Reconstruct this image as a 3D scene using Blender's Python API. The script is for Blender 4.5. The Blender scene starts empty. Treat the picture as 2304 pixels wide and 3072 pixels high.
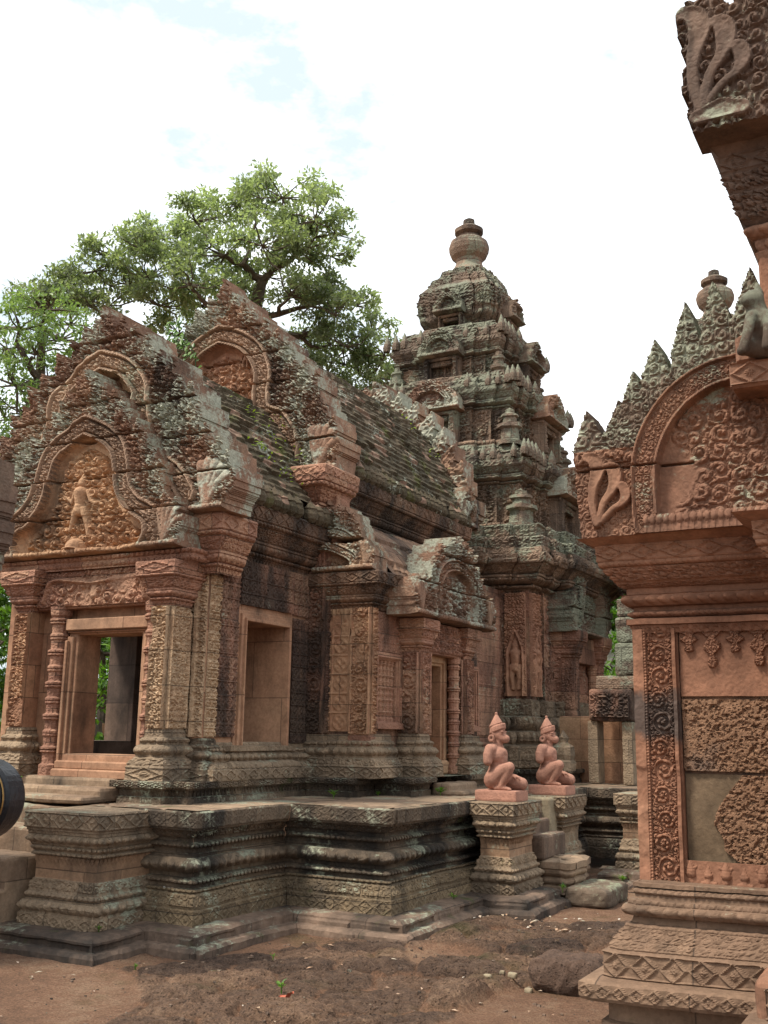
import bpy, math, random
import numpy as np
from math import radians as R_
C = bpy.context.scene.collection
SC = bpy.context.scene
PI = math.pi
# ------------------------------------------------------------------ camera
cd = bpy.data.cameras.new('camera_view'); cam = bpy.data.objects.new('camera_view', cd); C.objects.link(cam)
SC.camera = cam
YAW, PIT, ROL = R_(28.3), R_(12.0), R_(0.92)
F_ = np.array([-math.sin(YAW)*math.cos(PIT), math.cos(YAW)*math.cos(PIT), math.sin(PIT)])
R0 = np.array([math.cos(YAW), math.sin(YAW), 0.0]); U0 = np.cross(R0, F_)
RR = math.cos(ROL)*R0+math.sin(ROL)*U0; UU = math.cos(ROL)*U0-math.sin(ROL)*R0
import mathutils
mw = mathutils.Matrix(((RR[0], UU[0], -F_[0], 0), (RR[1], UU[1], -F_[1], 0), (RR[2], UU[2], -F_[2], 1.6), (0, 0, 0, 1)))
cam.matrix_world = mw
cd.sensor_fit = 'VERTICAL'; cd.sensor_height = 36.0; cd.lens = 36.0*1050/1024
cd.clip_start = 0.05; cd.clip_end = 2000
CAM = np.array([0, 0, 1.6])
# ------------------------------------------------------------------ world + sun
SUN_EL, SUN_DIR = 58.0, np.array([-0.45, -0.62])
w = bpy.data.worlds.new('World'); SC.world = w; w.use_nodes = True
nt = w.node_tree; nt.nodes.clear()
def N_(nt, t, **k):
    n = nt.nodes.new(t)
    for a, b in k.items(): setattr(n, a, b)
    return n
out = N_(nt, 'ShaderNodeOutputWorld'); bg = N_(nt, 'ShaderNodeBackground'); bg.inputs['Strength'].default_value = 0.077
sky = N_(nt, 'ShaderNodeTexSky', sky_type='NISHITA', sun_disc=False)
sky.sun_elevation = R_(SUN_EL); sky.sun_rotation = math.atan2(SUN_DIR[0], SUN_DIR[1])
tc = N_(nt, 'ShaderNodeTexCoord'); mp = N_(nt, 'ShaderNodeMapping'); mp.inputs['Scale'].default_value = (1.6, 1.6, 3.2)
mp.inputs['Location'].default_value = (0.3, 0.1, 0.2)
nz = N_(nt, 'ShaderNodeTexNoise'); nz.inputs['Scale'].default_value = 3.0; nz.inputs['Detail'].default_value = 7; nz.inputs['Roughness'].default_value = 0.62
rp = N_(nt, 'ShaderNodeValToRGB'); rp.color_ramp.elements[0].position = 0.39; rp.color_ramp.elements[1].position = 0.66
mx = N_(nt, 'ShaderNodeMixRGB'); mx.inputs['Color2'].default_value = (10.4, 10.5, 10.6, 1)
bl = N_(nt, 'ShaderNodeMixRGB'); bl.inputs['Fac'].default_value = 0.85; bl.inputs['Color2'].default_value = (4.75, 5.4, 5.8, 1)
L = nt.links.new
L(tc.outputs['Generated'], mp.inputs[0]); L(mp.outputs[0], nz.inputs['Vector']); L(nz.outputs['Fac'], rp.inputs[0])
L(sky.outputs[0], bl.inputs['Color1']); L(bl.outputs[0], mx.inputs['Color1']); L(rp.outputs[0], mx.inputs['Fac'])
L(mx.outputs[0], bg.inputs['Color']); L(bg.outputs[0], out.inputs['Surface'])
sd = bpy.data.lights.new('sun', 'SUN'); sd.energy = 2.1; sd.angle = R_(11); sd.color = (1.0, 0.93, 0.82)
so = bpy.data.objects.new('sun', sd); C.objects.link(so); so.location = (0, 0, 30)
sv = mathutils.Vector((SUN_DIR[0], SUN_DIR[1], 0)).normalized()*math.cos(R_(SUN_EL)); sv.z = math.sin(R_(SUN_EL))
so.rotation_euler = sv.to_track_quat('Z', 'Y').to_euler()
SC.view_settings.view_transform = 'Standard'; SC.view_settings.look = 'None'; SC.view_settings.exposure = 1.38; SC.view_settings.gamma = 1.0
random.seed(7); rng = np.random.default_rng(7)
# ------------------------------------------------------------------ numeric helpers
def hsh(i, j, k=0):
    n = (np.asarray(i).astype(np.int64)*374761393+np.asarray(j).astype(np.int64)*668265263+np.asarray(k).astype(np.int64)*2147483647) & 0xffffffff
    n = ((n ^ (n >> 13))*1274126177) & 0xffffffff
    return ((n ^ (n >> 16)) & 0xffff)/65535.0
def vn(x, y, k=0):
    i, j = np.floor(x), np.floor(y); a, b = x-i, y-j; a = a*a*(3-2*a); b = b*b*(3-2*b)
    return (hsh(i, j, k)*(1-a)+hsh(i+1, j, k)*a)*(1-b)+(hsh(i, j+1, k)*(1-a)+hsh(i+1, j+1, k)*a)*b
def fbm(x, y, k=0, o=4):
    s = 0; a = .5; t = 0
    for q in range(o): s = s+a*vn(x*2**q, y*2**q, k+q*17); t += a; a *= .5
    return s/t
def vn3(P, f, k=0):
    x, y, z = P[..., 0]*f, P[..., 1]*f, P[..., 2]*f
    l = np.floor(z); c = z-l; c = c*c*(3-2*c)
    return vn(x, y, k+l*131)*(1-c)+vn(x, y, k+(l+1)*131)*c
def sstep(a, b, x):
    t = np.clip((x-a)/(b-a), 0, 1); return t*t*(3-2*t)
# carved patterns: heights 0..1 over (u, v) in metres
def scrolls(u, v, c, seed=0, jit=.55):
    x, y = u/c, v/c; i0, j0 = np.floor(x), np.floor(y)
    b = np.full(np.shape(x), 9.); s = b.copy(); th = b*0; idd = b*0
    for di in (-1, 0, 1):
        for dj in (-1, 0, 1):
            i, j = i0+di, j0+dj
            dx = x-(i+.5+jit*(hsh(i, j, seed)-.5)); dy = y-(j+.5+jit*(hsh(i, j, seed+5)-.5))
            d = np.hypot(dx, dy); m = d < b
            s = np.where(m, b, np.minimum(s, d)); th = np.where(m, np.arctan2(dy, dx), th)
            idd = np.where(m, hsh(i, j, seed+9), idd); b = np.where(m, d, b)
    sg = np.where(idd > .5, 1, -1)
    h = .5+.5*np.cos(6.28*b*2.1-sg*th+idd*6.28)
    h = np.clip((h-.22)*1.7, 0, 1)*np.sqrt(np.clip((s-b)*3.5, 0, 1))*(.75+.25*hsh(np.floor(idd*997), 3, 1))
    return np.maximum(h*.85, np.exp(-(b/.17)**2))
def scrollcol(u, v, w):            # one column of big spirals, u in -w/2..w/2
    p = w*1.0; k = np.floor(v/p); y = v/p-k-.5; sg = np.where(np.mod(k, 2) < 1, 1, -1)
    q = hsh(k, np.floor(w*1000), 5); q2 = hsh(k, np.floor(w*1000), 6); x = u/w*1.05-sg*(.02+.08*q); y = y+.10*(q2-.5); r = np.hypot(x, y)*(.92+.18*q2); th = np.arctan2(y, x*sg)+q*2.2
    sp = np.clip((.5+.5*np.cos(6.28*r*(3.3+q)-th)-.2)*1.7, 0, 1)*(.72+.28*np.cos(th*(5+np.floor(q2*4))+r*9))
    big = np.where(r < .46, sp*sstep(.47, .40, r), 0); big = np.maximum(big, np.exp(-(r/.1)**2))
    sm = scrolls(u, v, w*.27, 3)*.75*sstep(.40, .5, r)
    return np.maximum(big, sm)
def flower(u, v, c):
    a, b = u/c-np.floor(u/c)-.5, v/c-np.floor(v/c)-.5; r = np.hypot(a, b); th = np.arctan2(b, a)
    e = np.maximum(abs(a), abs(b)); bor = sstep(.43, .47, e)
    pt = (.55+.45*np.cos(4*th+PI))*sstep(.44, .34, r)*sstep(.07, .15, r)+(.5+.5*np.cos(4*th))*sstep(.5, .4, r)*sstep(.25, .36, r)*.7
    return np.maximum(np.maximum(bor*.85, pt*.8), np.exp(-(r/.1)**2))
def diamond(u, v, p, h):           # row of lozenges, v in 0..h
    a = u/p-np.floor(u/p)-.5; b = np.clip(v/h, 0, 1)-.5
    d = abs(a)+abs(b)*.95; ln = np.exp(-((d-.42)/.05)**2); r = np.hypot(a*1.3, b)
    ro = (.6+.4*np.cos(8*np.arctan2(b, a)))*sstep(.22, .1, r)
    return np.maximum(np.maximum(ln, ro*.8), sstep(.4, .46, abs(b))*.8)
def beads(s, t, p):
    a = 2*(s/p-np.floor(s/p))-1; b = 2*t-1; return np.sqrt(np.clip(1-a*a-b*b*.9, 0, 1))
def petals(s, t, p):
    a = abs(2*(s/p-np.floor(s/p))-1); b = 2*t-1
    d = np.hypot(a*1.05, b*.85); h = np.sqrt(np.clip(1-d*d, 0, 1)); inn = np.sqrt(np.clip(1-(d/.6)**2, 0, 1))
    return .65*h+.45*inn
def fringe(s, t, p):               # hanging pendants, t = 1 at the top
    a = abs(2*(s/p-np.floor(s/p))-1); return sstep(-.1, .15, t-a*.85)*(.6+.4*np.cos(a*9))
def segdist(X, Y, pts):            # distance to polyline, plus the parameter along it
    D = np.full(X.shape, 99.); S = X*0; sg = X*0; acc = 0
    for (x0, y0), (x1, y1) in zip(pts[:-1], pts[1:]):
        dx, dy = x1-x0, y1-y0; l2 = dx*dx+dy*dy+1e-12; t = np.clip(((X-x0)*dx+(Y-y0)*dy)/l2, 0, 1)
        d = np.hypot(X-x0-t*dx, Y-y0-t*dy); m = d < D; l = math.sqrt(l2)
        D = np.where(m, d, D); S = np.where(m, acc+t*l, S); sg = np.where(m, np.sign((X-x0)*dy-(Y-y0)*dx), sg); acc += l
    return D, S, sg
def inpoly(X, Y, P):
    r = np.zeros(X.shape, bool); n = len(P)
    for a in range(n):
        x0, y0 = P[a]; x1, y1 = P[(a+1) % n]
        if y0 == y1: continue
        r ^= ((y0 > Y) != (y1 > Y)) & (X < (x1-x0)*(Y-y0)/(y1-y0)+x0)
    return r
def smooth(pts, n=6):              # Catmull-Rom
    P = [np.array(p, float) for p in pts]; P = [2*P[0]-P[1]]+P+[2*P[-1]-P[-2]]; o = []
    for i in range(1, len(P)-2):
        for t in np.linspace(0, 1, n, endpoint=False):
            a, b, c, d = P[i-1:i+3]
            o.append(tuple(.5*((2*b)+(-a+c)*t+(2*a-5*b+4*c-d)*t*t+(-a+3*b-3*c+d)*t**3)))
    return o+[tuple(P[-2])]
def caps(X, Y, L_):                # relief of round limbs: (x0,y0,r0,x1,y1,r1)
    h = X*0
    for x0, y0, r0, x1, y1, r1 in L_:
        dx, dy = x1-x0, y1-y0; t = np.clip(((X-x0)*dx+(Y-y0)*dy)/(dx*dx+dy*dy+1e-12), 0, 1)
        d = np.hypot(X-x0-t*dx, Y-y0-t*dy); r = r0+(r1-r0)*t
        h = np.maximum(h, np.sqrt(np.clip(r*r-d*d, 0, None)))
    return h
# ------------------------------------------------------------------ mesh builder
class MB:
    def __init__(s): s.V = []; s.Q = []; s.n = 0
    def add(s, V, Q):
        V = np.asarray(V, float).reshape(-1, 3); s.V.append(V); s.Q.append(np.asarray(Q, np.int64).reshape(-1, 4)+s.n); s.n += len(V)
    def grid(s, P, wrap=False):
        n, m = P.shape[:2]; i = np.arange(n*m).reshape(n, m)
        if wrap: i = np.concatenate([i, i[:1]], 0)
        s.add(P, np.stack([i[:-1, :-1], i[1:, :-1], i[1:, 1:], i[:-1, 1:]], -1))
    def box(s, x0, x1, y0, y1, z0, z1, cut=0.0, taper=0.0):
        b = cut
        if b <= 0:
            V = [(x, y, z) for z in (z0, z1) for y in (y0, y1) for x in (x0, x1)]
            s.add(V, [(0, 2, 3, 1), (4, 5, 7, 6), (0, 1, 5, 4), (2, 6, 7, 3), (0, 4, 6, 2), (1, 3, 7, 5)]); return
        rings = []
        for z, e in ((z0, b), (z0+b, 0), (z1-b, taper), (z1, b+taper)):
            X0, X1, Y0, Y1 = x0+e, x1-e, y0+e, y1-e; q = b
            rings.append([(X0+q, Y0, z), (X1-q, Y0, z), (X1, Y0+q, z), (X1, Y1-q, z), (X1-q, Y1, z), (X0+q, Y1, z), (X0, Y1-q, z), (X0, Y0+q, z)])
        s.grid(np.array(rings).transpose(1, 0, 2), wrap=True)
        for k in (0, 3):
            r = rings[k]; s.add(r, [(0, 1, 2, 3), (0, 3, 4, 7), (7, 4, 5, 6)])
    def rbox(s, x0, x1, y0, y1, z0, z1, res=.04, rnd=.03, amp=.01, seed=0):   # worn block: rounded box cut into a fine grid
        c = np.array([(x0+x1)/2, (y0+y1)/2, (z0+z1)/2]); h = np.array([x1-x0, y1-y0, z1-z0])/2
        for ax in range(3):
            a, b = [(1, 2), (2, 0), (0, 1)][ax]
            na, nb = max(2, int(2*h[a]/res)), max(2, int(2*h[b]/res))
            A, B = np.meshgrid(np.linspace(-h[a], h[a], na+1), np.linspace(-h[b], h[b], nb+1), indexing='ij')
            for sg in (-1, 1):
                P = np.zeros(A.shape+(3,)); P[..., a] = A; P[..., b] = B; P[..., ax] = sg*h[ax]
                inn = np.clip(P, -(h-rnd), h-rnd); d = P-inn; l = np.linalg.norm(d, axis=-1, keepdims=True)
                P = inn+d/np.maximum(l, 1e-9)*np.minimum(l, rnd)
                nn = P/np.maximum(np.linalg.norm(P, axis=-1, keepdims=True), 1e-6)
                k = vn3(P+c, 7, seed)*.5+vn3(P+c, 19, seed+3)*.3+vn3(P+c, 3, seed+7)*.6-.7
                s.grid(P+nn*k[..., None]*amp*2+c)
    def lathe(s, c, prof, seg=20, ang0=0.):
        a = np.linspace(0, 2*PI, seg, endpoint=False)+ang0; p = np.array(prof, float)
        P = np.stack([c[0]+np.cos(a)[:, None]*p[None, :, 0], c[1]+np.sin(a)[:, None]*p[None, :, 0], np.broadcast_to(c[2]+p[None, :, 1], (seg, len(p)))], -1)
        s.grid(P, wrap=True)
    def tube(s, pts, rad, seg=8):
        pts = np.array(pts, float); n = len(pts); t = np.gradient(pts, axis=0); t /= np.linalg.norm(t, axis=1, keepdims=True)+1e-9
        ref = np.array([0, 0, 1.]) if abs(t[0][2]) < .9 else np.array([1., 0, 0])
        a = np.linspace(0, 2*PI, seg, endpoint=False); rad = np.broadcast_to(np.asarray(rad, float), (n,))
        u = np.cross(t, ref); u /= np.linalg.norm(u, axis=1, keepdims=True)+1e-9; v = np.cross(t, u)
        P = pts[None]+rad[None, :, None]*(np.cos(a)[:, None, None]*u[None]+np.sin(a)[:, None, None]*v[None])
        s.grid(P, wrap=True)
    def mesh(s, name, jit=0.0, jf=9.0, off=(0, 0, 0), smooth_=False):
        V = np.concatenate(s.V); Q = np.concatenate(s.Q)
        if jit:
            V = V+np.stack([vn3(V, jf, 1)+.6*vn3(V, jf*3, 2)-.8, vn3(V, jf, 3)+.6*vn3(V, jf*3, 4)-.8, vn3(V, jf, 5)+.6*vn3(V, jf*3, 6)-.8], -1)*jit*1.3
        # UV in metres, box-projected in world axes
        A = V[Q]; nrm = np.cross(A[:, 2]-A[:, 0], A[:, 3]-A[:, 1]); nrm /= np.linalg.norm(nrm, axis=1, keepdims=True)+1e-12
        ax, ay, az = abs(nrm).T; UV = np.empty(A.shape[:2]+(2,))
        fl = az > .8; fx = (~fl) & (ax > ay); fy = ~(fl | fx)
        UV[fl] = A[fl][..., :2]; UV[fx] = A[fx][..., 1:]; UV[fy] = A[fy][..., [0, 2]]
        V = V-np.array(off)
        me = bpy.data.meshes.new(name); n = len(Q)
        tri = Q[:, 2] == Q[:, 3]
        if tri.any():
            lt = np.where(tri, 3, 4); idx = Q[~(np.stack([tri*False, tri*False, tri*False, tri], 1))]; uvf = UV[~(np.stack([tri*False, tri*False, tri*False, tri], 1))]
        else: lt = np.full(n, 4); idx = Q.ravel(); uvf = UV.reshape(-1, 2)
        me.vertices.add(len(V)); me.vertices.foreach_set('co', V.astype(np.float32).ravel())
        me.loops.add(len(idx)); me.loops.foreach_set('vertex_index', idx.astype(np.int32))
        me.polygons.add(n); st = np.concatenate([[0], np.cumsum(lt)[:-1]])
        me.polygons.foreach_set('loop_start', st.astype(np.int32))
        try: me.polygons.foreach_set('loop_total', lt.astype(np.int32))
        except Exception: pass
        me.polygons.foreach_set('use_smooth', np.full(n, smooth_))
        ul = me.uv_layers.new(name='UVMap'); ul.data.foreach_set('uv', uvf.astype(np.float32).ravel())
        me.update(); me.validate(); return me
def wloc(o):
    v = np.zeros(3)
    while o is not None: v += np.array(o.location); o = o.parent
    return v
def obj(name, mb, mat, parent=None, jit=0.0, jf=9.0, smooth_=False, label=None):
    off = wloc(parent) if parent else np.zeros(3)
    me = mb.mesh(name, jit, jf, off, smooth_); me.materials.append(mat)
    o = bpy.data.objects.new(name, me); C.objects.link(o); o.parent = parent
    if label: o['label'] = label
    return o
def thing(name, label, cat, loc=(0, 0, 0), group=None):
    o = bpy.data.objects.new(name, None); C.objects.link(o); o.location = loc; o.empty_display_size = .2
    o['label'] = label; o['category'] = cat
    if group: o['group'] = group
    return o
def tag(o, label=None, cat=None, group=None, kind=None):
    for k, v in (('label', label), ('category', cat), ('group', group), ('kind', kind)):
        if v: o[k] = v
    return o
def dup(root, loc, label, scale=1.0, rotz=0):
    r = root.copy(); C.objects.link(r); r.location = loc; r.scale = (scale,)*3; r.rotation_euler = (0, 0, rotz); r['label'] = label
    for ch in list(root.children):
        c = ch.copy(); C.objects.link(c); c.parent = r
        for g in ch.children: d = g.copy(); C.objects.link(d); d.parent = c
    return r
# ------------------------------------------------------------------ sweeps, panels, pediments
def sweep(mb, path, prof, ds=.02, closed=False, blk=.62, blkamp=.006, wear=.006, cullback=True, top=True):
    """prof: [(out,z), kind, (out,z), kind, ...]; kind None | (name, period, amp) | ('round', bulge) ; path runs with the outside on its right"""
    P = [np.array(p, float) for p in path]; n = len(P)
    E_ = [(i, (i+1) % n) for i in range(n if closed else n-1)]
    nr = []
    for a, b in E_:
        d = P[b]-P[a]; d /= np.linalg.norm(d); nr.append(np.array([d[1], -d[0]]))
    mit = []
    for i in range(n):
        if closed: n0, n1 = nr[i-1], nr[i]
        else: n0, n1 = nr[max(i-1, 0)], nr[min(i, len(nr)-1)]
        mit.append((n0+n1)/(1+n0@n1))
    pts = prof[0::2]; kinds = prof[1::2]
    for ei, (a, b) in enumerate(E_):
        L_ = np.linalg.norm(P[b]-P[a]); mid = (P[a]+P[b])/2
        vis = (CAM[:2]-mid)@nr[ei] > -.3
        ns = max(2, int(L_/ds)) if (vis or not cullback) else 2
        s = np.linspace(0, 1, ns+1); rows_o, rows_z = [], []
        for (p0, p1, k) in zip(pts[:-1], pts[1:], kinds):
            l = math.hypot(p1[0]-p0[0], p1[1]-p0[1]); rich = k is not None and vis
            m = max(2, int(l/ds*1.2)) if rich else 1
            if rich and k[0] in ('bead', 'petal', 'round'): m = max(m, 5)
            t = np.linspace(0, 1, m+1)
            o = (p0[0]+(p1[0]-p0[0])*t)[None, :]+0*s[:, None]; z = (p0[1]+(p1[1]-p0[1])*t)[None, :]+0*s[:, None]
            if rich:
                S, T = np.meshgrid((s-.5)*L_, t, indexing='ij'); kk = k[0]
                if kk == 'round': h = np.sin(PI*T)*k[1]; o = o+h
                else:
                    per = k[1]; am = k[2]
                    if kk in ('bead', 'petal'):
                        q = max(1, round(L_/per)); pe = L_/q; S2 = S+L_/2
                        h = beads(S2, T, pe) if kk == 'bead' else petals(S2, T, pe)
                        if len(k) > 3: o = o+np.sin(PI*T)*k[3]
                    elif kk == 'dia':
                        q = max(1, round(L_/per)); h = diamond(S+L_/2, T*l, L_/q, l)*sstep(0, .05, T)*sstep(1, .95, T)
                    elif kk == 'scroll': h = scrolls(S+ei*3.7, T*l, per, ei)*sstep(0, .08, T)*sstep(1, .92, T)
                    elif kk == 'fringe': h = fringe(S, T if p1[1] > p0[1] else 1-T, per)
                    elif kk == 'flower': h = flower(S, z, per)
                    elif kk == 'col':
                        q = max(1, round(L_/per)); pe = L_/q; S2 = np.mod(S+L_/2, pe)-pe/2
                        h = scrollcol(S2, z, pe*.8)*sstep(pe*.46, pe*.42, abs(S2))+sstep(pe*.42, pe*.45, abs(S2))*.8
                    else: h = 0*S
                    o = o+h*am
            c = 0 if not rows_o else 0
            rows_o.append(o); rows_z.append(z)
        o = np.concatenate(rows_o, 1); z = np.concatenate(rows_z, 1)
        A = P[a][None, None]+mit[a][None, None]*o[..., None]; B = P[b][None, None]+mit[b][None, None]*o[..., None]
        XY = A+(B-A)*s[:, None, None]; G = np.concatenate([XY, z[..., None]], -1)
        if vis and (wear or blkamp):
            sl = s[:, None]*L_+0*z; fade = sstep(0, .06, sl)*sstep(L_, L_-.06, sl)
            bi = np.floor(sl/blk+hsh(np.floor(z/.17), 3, ei)); 
            dd = (hsh(bi, np.floor(z/.17), ei)-.5)*2*blkamp*fade
            ch = np.maximum(0, fbm(sl*5+ei*9, z*6, 5)-.56)*-6*wear+ (fbm(sl*2.1, z*3+ei, 8, 2)-.5)*2*wear
            G[..., :2] += nr[ei]*(dd+ch)[..., None]
            G[..., 2] += (vn(sl*1.3+ei*5, z*.4, 3)-.5)*wear*2.2*fade
        mb.grid(G)
def cap_poly(mb, path, z, off=0.0):  # flat lid: split the polygon into quads by bpy tessellation
    P = [np.array(p, float) for p in path]
    tris = mathutils.geometry.tessellate_polygon([[mathutils.Vector((p[0], p[1], 0)) for p in P]])
    mb.add([(p[0], p[1], z) for p in P], [(a, b, c, c) for a, b, c in tris])
def panel(mb, o, ud, W, Hh, fn, amp, res=.014, thick=.02, mask=None, skirt=True, wearp=.75):
    """relief on a vertical plane: o = lower left corner (world), ud = 2D unit direction to the viewer's right"""
    ud = np.array([ud[0], ud[1], 0.]); nv = np.array([ud[1], -ud[0], 0.]); o = np.array(o, float)
    nu, nvv = max(2, int(W/res)), max(2, int(Hh/res))
    U, V = np.meshgrid(np.linspace(0, W, nu+1), np.linspace(0, Hh, nvv+1), indexing='ij')
    h = fn(U, V)*(1-wearp*sstep(.60, .70, fbm(U*4+o[0]*3.1, V*4+o[2]*2.3, 41, 3)))*(.8+.4*fbm(U*11+o[1], V*11, 43, 2))*amp+thick if mask is None else fn(U, V)*amp+thick
    if mask is None and skirt:
        h[0, :] = 0; h[-1, :] = 0; h[:, 0] = 0; h[:, -1] = 0
        U[0] = U[1]; U[-1] = U[-2]; V[:, 0] = V[:, 1]; V[:, -1] = V[:, -2]
    P = o+U[..., None]*ud+h[..., None]*nv; P[..., 2] += V
    if mask is None: mb.grid(P); return
    # masked slab of given thickness: front, back and edge walls
    m = mask(U, V); n_, m_ = m.shape
    cell = m[:-1, :-1] & m[1:, :-1] & m[1:, 1:] & m[:-1, 1:]
    i = np.arange(n_*m_).reshape(n_, m_)
    qf = np.stack([i[:-1, :-1], i[1:, :-1], i[1:, 1:], i[:-1, 1:]], -1)[cell]
    Bk = o+U[..., None]*ud; Bk[..., 2] += V
    V2 = np.concatenate([P.reshape(-1, 3), Bk.reshape(-1, 3)]); K = n_*m_
    pc = np.zeros((n_+1, m_+1), bool); pc[1:-1, 1:-1] = cell
    ed = []
    for (dx, dy, e) in ((-1, 0, (3, 0)), (1, 0, (1, 2)), (0, -1, (0, 1)), (0, 1, (2, 3))):
        nb = pc[1+dx:n_+dx, 1+dy:m_+dy]; bd = cell & ~nb
        q = np.stack([i[:-1, :-1], i[1:, :-1], i[1:, 1:], i[:-1, 1:]], -1)[bd]
        ed.append(np.stack([q[:, e[0]], q[:, e[1]], q[:, e[1]]+K, q[:, e[0]]+K], -1))
    Q = np.concatenate([qf, qf[:, ::-1]+K]+ed)
    us, inv = np.unique(Q, return_inverse=True); mb.add(V2[us], inv.reshape(Q.shape))
def leafmask(U, V, leaves):
    """leaves: (x, y, angle, length, width); returns mask and carved height"""
    M = np.zeros(U.shape, bool); Hh = U*0
    for x, y, a, l, wd in leaves:
        dx, dy = U-x, V-y; ca, sa = math.cos(a), math.sin(a); t = (dx*ca+dy*sa)/l; q = (-dx*sa+dy*ca)/(wd/2)
        wt = np.where(t < .22, .92+.08*np.clip(t/.22, -1, 1), np.clip((1-t)/.78, 0, 1)**.85)
        m = (t > -.35) & (t < 1) & (abs(q) < wt); M |= m
        k = np.sqrt(np.clip(1-(q/np.maximum(wt, .05))**2, 0, 1)); sp = scrolls(q*wd*.5+.21*wd+x*3, t*l+y*2, wd*.40, int(abs(x)*97) % 50, .3)
        Hh = np.where(m, np.maximum(Hh, .25+.30*k+.55*sp*sstep(.0, .5, k)+.25*np.exp(-(q/.10)**2)*(t > .45)), Hh)
    return M, Hh
def pediment(mb, o, ud, z0, half, arch, band, leaves=True, thick=.28, res=.014, figs=None, naga=True, amp=.07, left=True, right=True, leafsize=.26, seed=0, cut=None, tymp=.08, lip=True, tm=None, fm=None, cell=.088):
    """o = axis point (x,y) on the front plane. half = right-hand outline [(u,z)...] from the bottom outside to the apex; arch = centre line of the frame, same order"""
    full = [(-u, z) for u, z in half][::1]+[(u, z) for u, z in half[::-1]]
    if not left: full = [(0.0, half[0][1])]+[(u, z) for u, z in half[::-1]]
    if not right: full = [(-u, z) for u, z in half]+[(0.0, half[0][1])]
    ap = smooth(arch, 6); archf = [(-u, z) for u, z in ap]+[(u, z) for u, z in ap[::-1]][1:]
    lv = []
    if leaves:
        hs = smooth(half, 5); acc = 0; st = leafsize*.82; k = 0
        for (a, b) in zip(hs[:-1], hs[1:]):
            l = math.hypot(b[0]-a[0], b[1]-a[1]); acc += l
            if acc > st and b[1] > half[0][1]+.22:
                acc = 0; k += 1; dx, dy = b[0]-a[0], b[1]-a[1]; an = math.atan2(-dx, dy) if False else math.atan2(-dx*1.0, dy)
                nx, ny = dy, -dx
                if nx < 0: nx, ny = -nx, -ny
                ang = math.atan2(abs(ny)*.6+.9*l, nx*.55)
                ls = leafsize*(.85+.3*hsh(k, seed, 3))
                if b[0] > .10:
                    if right: lv.append((b[0]-.03, b[1]-.06, ang, ls, ls*.8))
                    if left and hsh(k, seed, 8) > .12: lv.append((-b[0]+.03, b[1]-.06, PI-ang, ls*.95, ls*.8))
        lv.append((0, half[-1][1]-.1, PI/2, leafsize*1.35, leafsize*1.05))
    umin = min(p[0] for p in full)-(.22 if leaves else .02); umax = max(p[0] for p in full)+(.22 if leaves else .02)
    zmax = half[-1][1]+(leafsize*1.4 if leaves else .02)
    u3 = np.array([ud[0], ud[1]])
    base = half[0][1]
    def fields(U, V):
        X = U+umin; Z = V+z0
        body = inpoly(X, Z, full); lm, lh = leafmask(X, Z, lv) if lv else (body & False, X*0)
        D, S, sg = segdist(X, Z, archf)
        inside = inpoly(X, Z, archf+[(archf[-1][0], z0-.1), (archf[0][0], z0-.1)])
        h = scrolls(X+seed, Z, cell, seed)*.8+.2*scrolls(X*1.3, Z+seed, cell*.5, seed+4)
        h = np.where(lm, np.maximum(lh, h*.35), h)+.35
        XA = np.abs(X)+.05; hin = np.maximum(scrolls(XA, Z, cell*1.45, seed+2, .35)*.85, scrolls(XA, Z, cell*.7, seed+3)*.3)
        hole = fbm(X*3+seed, Z*3, seed+6, 2)
        hin = np.where((D < band*1.0), 0, hin)-tymp/amp*sstep(band*.5, band*.75, D)+.35
        if figs:
            fh = caps(X, Z, figs); near = sstep(.06, 0, -fh) 
            hin = np.where(fh > 0, np.maximum(hin*.0, fh/amp*1.5-tymp/amp+.75), hin)
        h = np.where(inside, hin, h)
        fr = sstep(band*.55, band*.47, D)
        prof = .80+.45*sstep(band*.33, band*.37, D)-.35*sstep(band*.24, band*.28, D)*sstep(band*.33, band*.29, D)+.5*scrolls(S, D*sg, band*.30, 2)*sstep(band*.27, band*.20, D)
        h = h*(1-fr)+fr*prof
        if naga:
            for sd in ([1] if right else [])+([-1] if left else []):
                bx, bz = half[0][0]*.86*sd, base+.06; s_ = naga if not isinstance(naga, bool) else 1.0
                L_ = []
                for kk, an in enumerate((-.55, -.25, .05, .35, .65)):
                    tx, tz = bx+math.sin(an+.25*sd)*.27*s_, bz+math.cos(an+.25*sd)*.38*s_
                    mxp, mzp = bx+math.sin(an)*.15*s_+.02*sd, bz+.18*s_
                    L_ += [(bx, bz, .05*s_, mxp, mzp, .045*s_), (mxp, mzp, .045*s_, tx, tz, .055*s_), (tx, tz, .055*s_, tx+.045*sd*s_, tz-.03*s_, .03*s_)]
                nh = caps(X, Z, L_); h = np.where(nh > 0, .6+nh/amp*1.0, h)
                sc = inpoly(X, Z, [(bx-.26*s_, base), (bx+.26*s_, base), (bx+.24*s_, base+.1), (bx-.24*s_, base+.1)])
                h = np.where(sc & (nh <= 0), .7+.4*scrolls(X, Z, .08, 1), h)
        if lip: h = np.where(Z < base+.055, 1.15+.25*beads(X, (Z-base)/.055, .05), h)
        wr = fbm(X*2.2+seed*3, Z*2.2, seed+11, 3)
        fg_ = (caps(X, Z, figs) > 0) if figs else (X > 99)
        h = np.where(fg_, h, h-np.clip(wr-.62, 0, 1)*3.0)
        # stone courses: thin open joints and small shifts
        cz = np.mod(Z-base, .36); h = h-1.1*np.exp(-(np.minimum(cz, .36-cz)/.007)**2)*~fg_+(hsh(np.floor((Z-base)/.36), np.floor(X/.7+.5*np.floor((Z-base)/.36)), seed)-.5)*.35
        m = body | lm
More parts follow.
